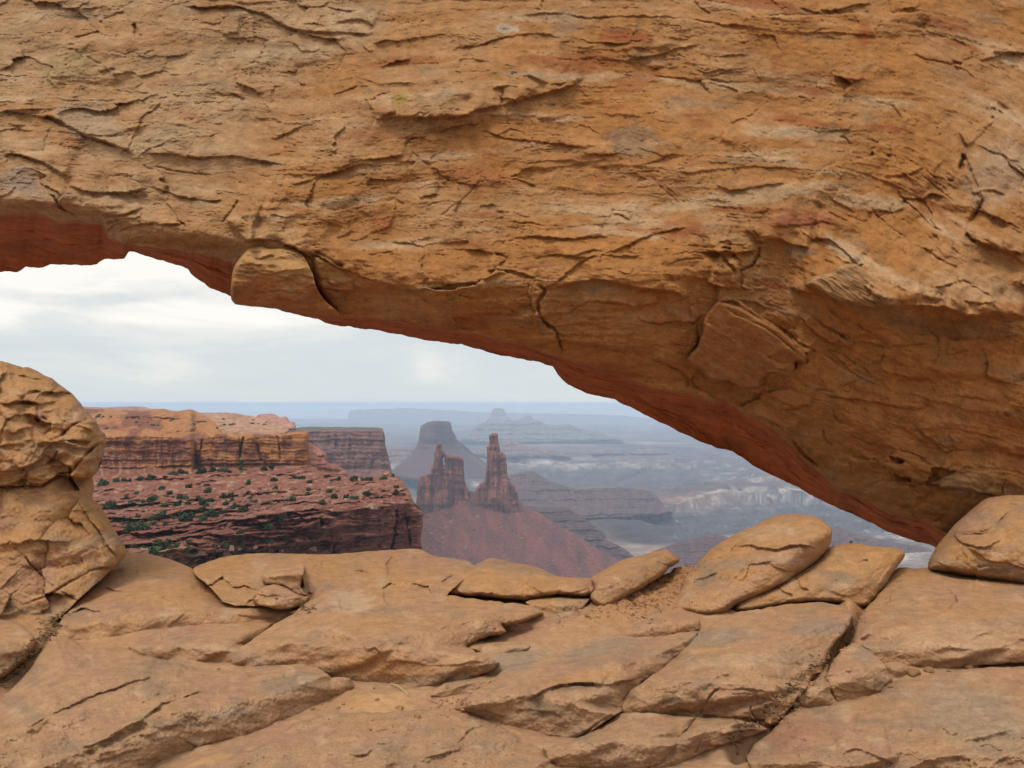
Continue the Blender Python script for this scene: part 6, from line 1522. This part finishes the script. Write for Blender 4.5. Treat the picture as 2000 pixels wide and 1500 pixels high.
far_piece('butte', [(672, 835), (680, 824), (682, 806), (686, 800), (735, 799), (800, 797), (830, 799), (900, 803), (960, 806), (1100, 808), (1250, 812), (1400, 840), (1400, 850), (672, 850)], 15500, 25, 'broad pale cliff line below the horizon', 'mesa', a=C(.19, .155, .15), b=C(.14, .12, .12), seed=760)
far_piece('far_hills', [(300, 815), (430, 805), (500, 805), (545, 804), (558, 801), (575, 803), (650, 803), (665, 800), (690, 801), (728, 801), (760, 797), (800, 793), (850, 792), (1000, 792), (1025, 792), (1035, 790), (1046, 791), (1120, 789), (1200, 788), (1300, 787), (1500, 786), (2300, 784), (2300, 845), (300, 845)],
          21000, 25, 'long level plateau along the horizon', None, seed=765, step=2.0, thick=3000, kind='structure', amp=40, jit=.6, a=C(.44, .42, .42), b=C(.36, .345, .35))  # pale grey tint carries some of the distance haze


# ------------------------------------------------------------------ canyon floor
def build_floor():
    xs = np.linspace(-300, 2500, 1250)
    ys = np.concatenate([np.linspace(812, 850, 60), np.linspace(850.8, 1140, 330), np.linspace(1142, 2600, 60)])
    PX, PY = np.meshgrid(xs, ys)
    ZF = 370.0
    D = ZF * F / (PY - HY)
    X = (PX - CX) / F * D
    u, v = X / 1000.0, D / 1000.0
    wu = u + .25 * fbm(u * 1.1, v * 1.1, 800, 3) + .06 * fbm(u * 5, v * 5, 803, 3); wv = v + .25 * fbm(u * 1.1 + 5, v * 1.1, 801, 3) + .06 * fbm(u * 5 + 3, v * 5, 804, 3)
    z = -ZF + 14 * fbm(wu * .8, wv * .8, 806, 4) + 4 * fbm(wu * 4, wv * 4, 810, 4)
    # river of inner canyons cut through the pale rim
    n1 = np.abs(fbm(wu * .42 + 1.3, wv * .30 + .4, 815, 3))
    n2 = np.abs(fbm(wu * 1.1 + 4.1, wv * .8 + 2.2, 818, 3))
    wob = 9 * fbm(PX / 70, PY / 18, 820, 4) + 3.5 * fbm(PX / 16, PY / 5, 823, 3)
    far_r = curve([(1000, 1016), (1175, 1012), (1250, 1004), (1300, 1000), (1350, 988), (1430, 980), (1500, 976), (1600, 975), (1800, 985), (2200, 990)])
    near_r = curve([(1000, 1018), (1175, 1013), (1250, 1017), (1290, 1030), (1325, 1056), (1380, 1048), (1420, 1034), (1480, 1028), (1600, 1034), (1800, 1044), (2200, 1050)])
    ty = PY + .5 * wob
    cut = np.minimum(.35 * sst(0, 4, ty - far_r(PX + wob)) + .65 * sst(3, 26, ty - far_r(PX + wob)), sst(0, 9, near_r(PX + wob) - ty)) * sst(1165, 1200, PX)
    cut2 = sst(.09, .03, n1) * sst(6.5, 4.0, v) * sst(1.9, 2.3, v)
    cut3 = sst(.10, .03, n2) * sst(9, 5, v) * sst(2.4, 3.4, v)
    bandd = sst(905, 912, PY + .5 * wob) * sst(952, 940, PY + .5 * wob) * sst(960, 1010, PX) * sst(1500, 1330, PX)
    band2 = sst(932, 936, ty) * sst(941, 938, ty) * sst(1300, 1330, PX) * sst(1420, 1390, PX)
    band3 = sst(948, 951, ty) * sst(962, 957, ty) * sst(1460, 1500, PX + wob * 3)
    depth = 52 * cut + 50 * np.maximum(cut2, .7 * cut3) * (1 - cut) + 26 * bandd + 40 * band2 + 50 * band3
    z = z - depth
    hills = sst(.18, .6, fbm(wu * .55 + 7, wv * .4, 826, 4)) * sst(2.3, 3.5, v) * sst(18, 10, v)
    z = z + 42 * terrace(hills, 4, .15) * (1 - np.clip(depth / 30, 0, 1))
    PYA = HY - F * z / D
    rub = fbm(PX / 9, PYA / 5.0, 830, 4)
    z = z + np.clip(depth / 60, 0, 1) * 14 * rub
    z = np.where(PY > 1142, z - 0.02 * (PY - 1142), z)
    col = mixc(C(.125, .09, .082), C(.08, .064, .066), sst(-.3, .4, fbm(wu * 1.2, wv * .9, 835, 5)))
    col = mixc(col, C(.28, .215, .175), sst(.12, .5, fbm(wu * .7 + 2, wv * 1.6, 839, 5)) * .75)
    col = mixc(col, C(.27, .14, .10), np.exp(-((PX - 1320) / 140.) ** 2 - ((PY - 985) / 9.) ** 2) * .6)
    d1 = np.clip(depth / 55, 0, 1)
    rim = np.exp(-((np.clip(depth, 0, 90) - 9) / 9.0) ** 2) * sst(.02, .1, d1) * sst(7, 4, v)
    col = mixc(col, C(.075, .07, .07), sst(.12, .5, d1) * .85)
    spk = sst(.25, .5, fbm(PX / 16 + .9 * PYA / 8, PYA / 6, 843, 5)) * sst(.3, .6, d1) * sst(.0, .4, fbm(PX / 70, PYA / 20, 844, 2)) * sst(960, 985, PY)
    col = mixc(col, C(.36, .33, .30), np.clip(rim * .7 * sst(-.2, .3, fbm(PX / 22, PYA / 5, 845, 4)) + spk * .8, 0, .9))
    pale = np.exp(-((ty - (far_r(PX) - 4)) / 4.0) ** 2) * sst(1150, 1260, PX) + np.exp(-((ty - 1050) / 3.) ** 2) * sst(1380, 1440, PX) * sst(1560, 1500, PX) + np.exp(-((ty - 905) / 2.) ** 2) * sst(980, 1020, PX) * sst(1300, 1200, PX)
    pale += np.exp(-((ty - (946 - .02 * (PX - 1300))) / 3.) ** 2) * sst(1180, 1260, PX) * .7
    pale += np.exp(-((ty - 1013) / 5.) ** 2) * sst(1560, 1640, PX) * .7 + np.exp(-((ty - 1048) / 6.) ** 2) * sst(1690, 1730, PX) + np.exp(-((ty - 1080) / 20.) ** 2) * sst(1740, 1770, PX) * (.4 + .6 * sst(0, .3, rub))
    col = mixc(col, C(.38, .335, .29), np.clip(pale, 0, 1) * sst(-.35, .25, fbm(PX / 25, PY / 4, 846, 4)) * .85)
    col = col * (1 + .22 * fbm(PX / 14, PY / 2.5, 849, 4) + .4 * fbm(PX / 45 + .3 * PYA / 9, PYA / 9, 852, 4))[..., None]
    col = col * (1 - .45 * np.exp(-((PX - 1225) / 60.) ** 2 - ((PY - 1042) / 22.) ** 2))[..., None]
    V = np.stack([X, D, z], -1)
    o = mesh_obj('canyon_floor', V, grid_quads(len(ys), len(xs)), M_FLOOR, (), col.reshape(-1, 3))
    return tag(o, 'hazy blue canyon floor with pale rimmed inner gorges', kind='structure')


build_floor()


def build_haze():
    v = [(x, y, z) for z in (-760, 14) for (x, y) in ((-24000, -3000), (24000, -3000), (24000, 25500), (-24000, 25500))]
    f = [(0, 3, 2, 1), (4, 5, 6, 7), (0, 1, 5, 4), (1, 2, 6, 5), (2, 3, 7, 6), (3, 0, 4, 7)]
    me = bpy.data.meshes.new('haze'); me.from_pydata(v, [], f); me.update()
    m = bpy.data.materials.new('haze_air'); m.use_nodes = True
    nt = m.node_tree; nt.nodes.clear()
    out = N(nt, 'ShaderNodeOutputMaterial'); pv = N(nt, 'ShaderNodeVolumePrincipled')
    pv.inputs['Color'].default_value = (.62, .78, 1.0, 1)
    pv.inputs['Density'].default_value = HAZE
    pv.inputs['Anisotropy'].default_value = -.15
    nt.links.new(pv.outputs[0], out.inputs['Volume'])
    me.materials.append(m)
    o = bpy.data.objects.new('haze', me); COL.objects.link(o)
    tag(o, 'pale blue haze filling the canyon', kind='stuff')


HAZE = 0.92e-4
build_haze()


# ------------------------------------------------------------------ small things on the ledge
M_LIT = rock_mat('dry_litter', 60.0, .4, .95, .004, .05, .3)
M_STRAW = rock_mat('dry_straw', 90.0, .2, .8, .001, .2, .15)


def ground_pt(x, y, up=.0):
    """point on the sand under a place of the ledge"""
    z = -ZG + .01 + up
    D = F * (-z) / (y - HY)
    return np.array([(x - CX) / F * D, D, z])


def seat(spots):
    """drop points onto whatever rock lies beneath them"""
    bpy.context.view_layer.update()
    dg = bpy.context.evaluated_depsgraph_get()
    out = []
    for x, y in spots:
        d = Vector(((x - CX) / F, 1.0, (HY - y) / F)).normalized()
        hit, loc, nor, idx, ob, mat = SC.ray_cast(dg, Vector((0, 0, 0)) + d * 1.5, d, distance=14)
        if hit and ob.name.split('.')[0] in ('ground', 'flat_rock', 'boulder'):
            out.append(np.array(loc))
        else:
            out.append(None)
    return out


def stone_mesh(seed, name, flat=.7):
    import bmesh
    rng = np.random.RandomState(seed)
    bm = bmesh.new(); bmesh.ops.create_icosphere(bm, subdivisions=3, radius=1.0)
    for v in bm.verts:
        p = v.co.normalized()
        a = np.array([p.x, p.y, p.z])
        r = 1.0
        for _k in range(7):
            n = stone_mesh.ax[(seed * 7 + _k) % len(stone_mesh.ax)]
            r = min(r, (.62 + .3 * ((seed * 13 + _k * 29) % 10) / 10) / max(1e-3, float(n @ a))) if n @ a > .2 else r
        v.co = p * r
        v.co.z *= flat
    for f in bm.faces: f.smooth = False
    me = bpy.data.meshes.new(name); bm.to_mesh(me); bm.free()
    at = me.color_attributes.new('tint', 'FLOAT_COLOR', 'POINT')
    c = np.ones((len(me.vertices), 4), np.float32); c[:, :3] = [.34, .185, .09]
    at.data.foreach_set('color', c.ravel())
    me.materials.append(M_SLAB)
    return me


_r = np.random.RandomState(3)
stone_mesh.ax = [v / np.linalg.norm(v) for v in _r.normal(size=(40, 3))]
smesh = [stone_mesh(i, 'pebble') for i in range(4)]
PEB = [(1738, 1343, 13, 'round tan pebble against the grey topped block'), (1785, 1318, 26, 'angular tan stone at the tip of the little wedge stone'), (1815, 1312, 20, 'chunky stone under the front edge of the broad pale slab, second from the wedge stone'),
       (1853, 1312, 9, 'small pebble in the crack under the broad pale slab'), (1892, 1306, 18, 'larger stone tucked in the crack under the broad pale slab'), (1903, 1303, 11, 'pebble touching the larger stone in the crack under the broad pale slab'),
       (427, 1308, 7, 'tiny dark pebble on the sand at the end of the ribbed slab'), (612, 1386, 7, 'tiny dark pebble on the sand below the tip of the largest flat slab'), (1440, 1472, 8, 'dark pebble on the sand at the picture bottom'),
       (1662, 1060, 7, 'little pebble on the blunt boulder'), (540, 1170, 8, 'small stone in the hollow of the rim')]
for (x, y, w, lab), p in zip(PEB, seat([q[:2] for q in PEB])):
    if p is None: p = ground_pt(x, y)
    o = bpy.data.objects.new('pebble', smesh[int(x) % 4]); s = w / F * p[1] * .5
    o.location = p + np.array([0, 0, s * .3]); o.scale = (s, s, s); o.rotation_euler = (0, 0, x)
    COL.objects.link(o); tag(o, lab, 'pebble')

rng = np.random.RandomState(21)
grav = []
for i in range(330):
    t = rng.rand(); x = 1215 + 165 * t + rng.normal() * 26; y = 1192 - 100 * t ** 1.1 + rng.normal() * 13
    grav.append((x, y))
for i in range(60):
    grav.append((1090 + rng.rand() * 190, 1200 + rng.normal() * 14))
for i in range(220):
    t = rng.rand(); grav.append((1690 - 190 * t + rng.normal() * 8, 1195 + 240 * t + rng.normal() * 9))
for i in range(40):
    grav.append((840 + rng.rand() * 80, 1376 + rng.normal() * 6))
for i in range(30):
    grav.append((560 + rng.rand() * 330, 1385 + rng.normal() * 22))
gs = [(p + np.array([0, 0, .004]), rng.choice([.007, .012, .02, .034], p=[.5, .32, .14, .04])) for p in seat(grav) if p is not None]
shell_rocks('gravel', gs, M_SLAB, [C(.37, .20, .095), C(.29, .15, .075)], 22, label='orange gravel and chips lying in the gullies of the ledge')


def litter(name, spots, label, seed, mat, cols, ln=(.012, .05), wd=.0022):
    rng = np.random.RandomState(seed)
    V = []; Q = []; K = []
    for p in spots:
        a = rng.uniform(0, 6.28); t = rng.uniform(-.5, .5); L_ = rng.uniform(*ln); w = wd * rng.uniform(.6, 1.6)
        d = np.array([math.cos(a) * math.cos(t), math.sin(a) * math.cos(t), math.sin(t)]); u = np.cross(d, [0, 0, 1]); u /= np.linalg.norm(u) + 1e-6; v = np.cross(u, d)
        p = p + np.array([0, 0, .01])
        n0 = len(V)
        for e in (-.5, .5):
            for ca, sa in ((1, 0), (0, 1), (-1, 0), (0, -1)): V.append(p + d * L_ * e + (u * ca + v * sa) * w)
        for k in range(4): Q.append([n0 + k, n0 + (k + 1) % 4, n0 + 4 + (k + 1) % 4, n0 + 4 + k])
        c = cols[rng.randint(len(cols))] * rng.uniform(.7, 1.2); K += [c] * 8
    o = mesh_obj(name, np.array(V), np.array(Q), mat, (), np.array(K), smooth=False)
    return tag(o, label, None, None, 'stuff')


ls = []
for i in range(300):
    t = rng.rand(); ls.append((-10 + 125 * t + rng.normal() * 7, 1345 - 125 * t + rng.normal() * 7))
for i in range(60):
    t = rng.rand(); ls.append((80 + 60 * t + rng.normal() * 6, 1232 - 40 * t + rng.normal() * 5))
for i in range(240):
    t = rng.rand(); ls.append((1612 - 190 * t + rng.normal() * 8, 1290 + 160 * t + rng.normal() * 7))
for i in range(70):
    ls.append((1280 + rng.normal() * 40, 1165 + rng.normal() * 22))
for i in range(40):
    ls.append((590 + rng.normal() * 16, 1190 + rng.normal() * 6))
litter('plant_litter', [p for p in seat(ls) if p is not None], 'dark dry twigs and leaf litter caught in the cracks', 31, M_LIT, [C(.16, .10, .055), C(.22, .14, .075), C(.09, .06, .04)])


def straw():
    a, b = [p if p is not None else ground_pt(*q) for p, q in zip(seat([(762, 1339), (797, 1361)]), [(762, 1339), (797, 1361)])]
    n = 8; V = []; Q = []
    for k in range(n):
        t = k / (n - 1); p = a * (1 - t) + b * t + np.array([0, 0, .012 + .012 * math.sin(t * 3.1)])
        r = .0030 * (1 - .5 * t)
        for j in range(5): V.append(p + np.array([0, r * math.cos(j * 1.256), r * math.sin(j * 1.256)]) + np.array([r * .5 * math.sin(j * 1.256), 0, 0]))
    for k in range(n - 1):
        for j in range(5): Q.append([k * 5 + j, k * 5 + (j + 1) % 5, k * 5 + 5 + (j + 1) % 5, k * 5 + 5 + j])
    o = mesh_obj('straw', np.array(V), np.array(Q), M_STRAW, (), np.tile(C(.52, .42, .17), (len(V), 1)))
    tag(o, 'single pale yellow grass stem lying on the sand patch', 'straw')


straw()
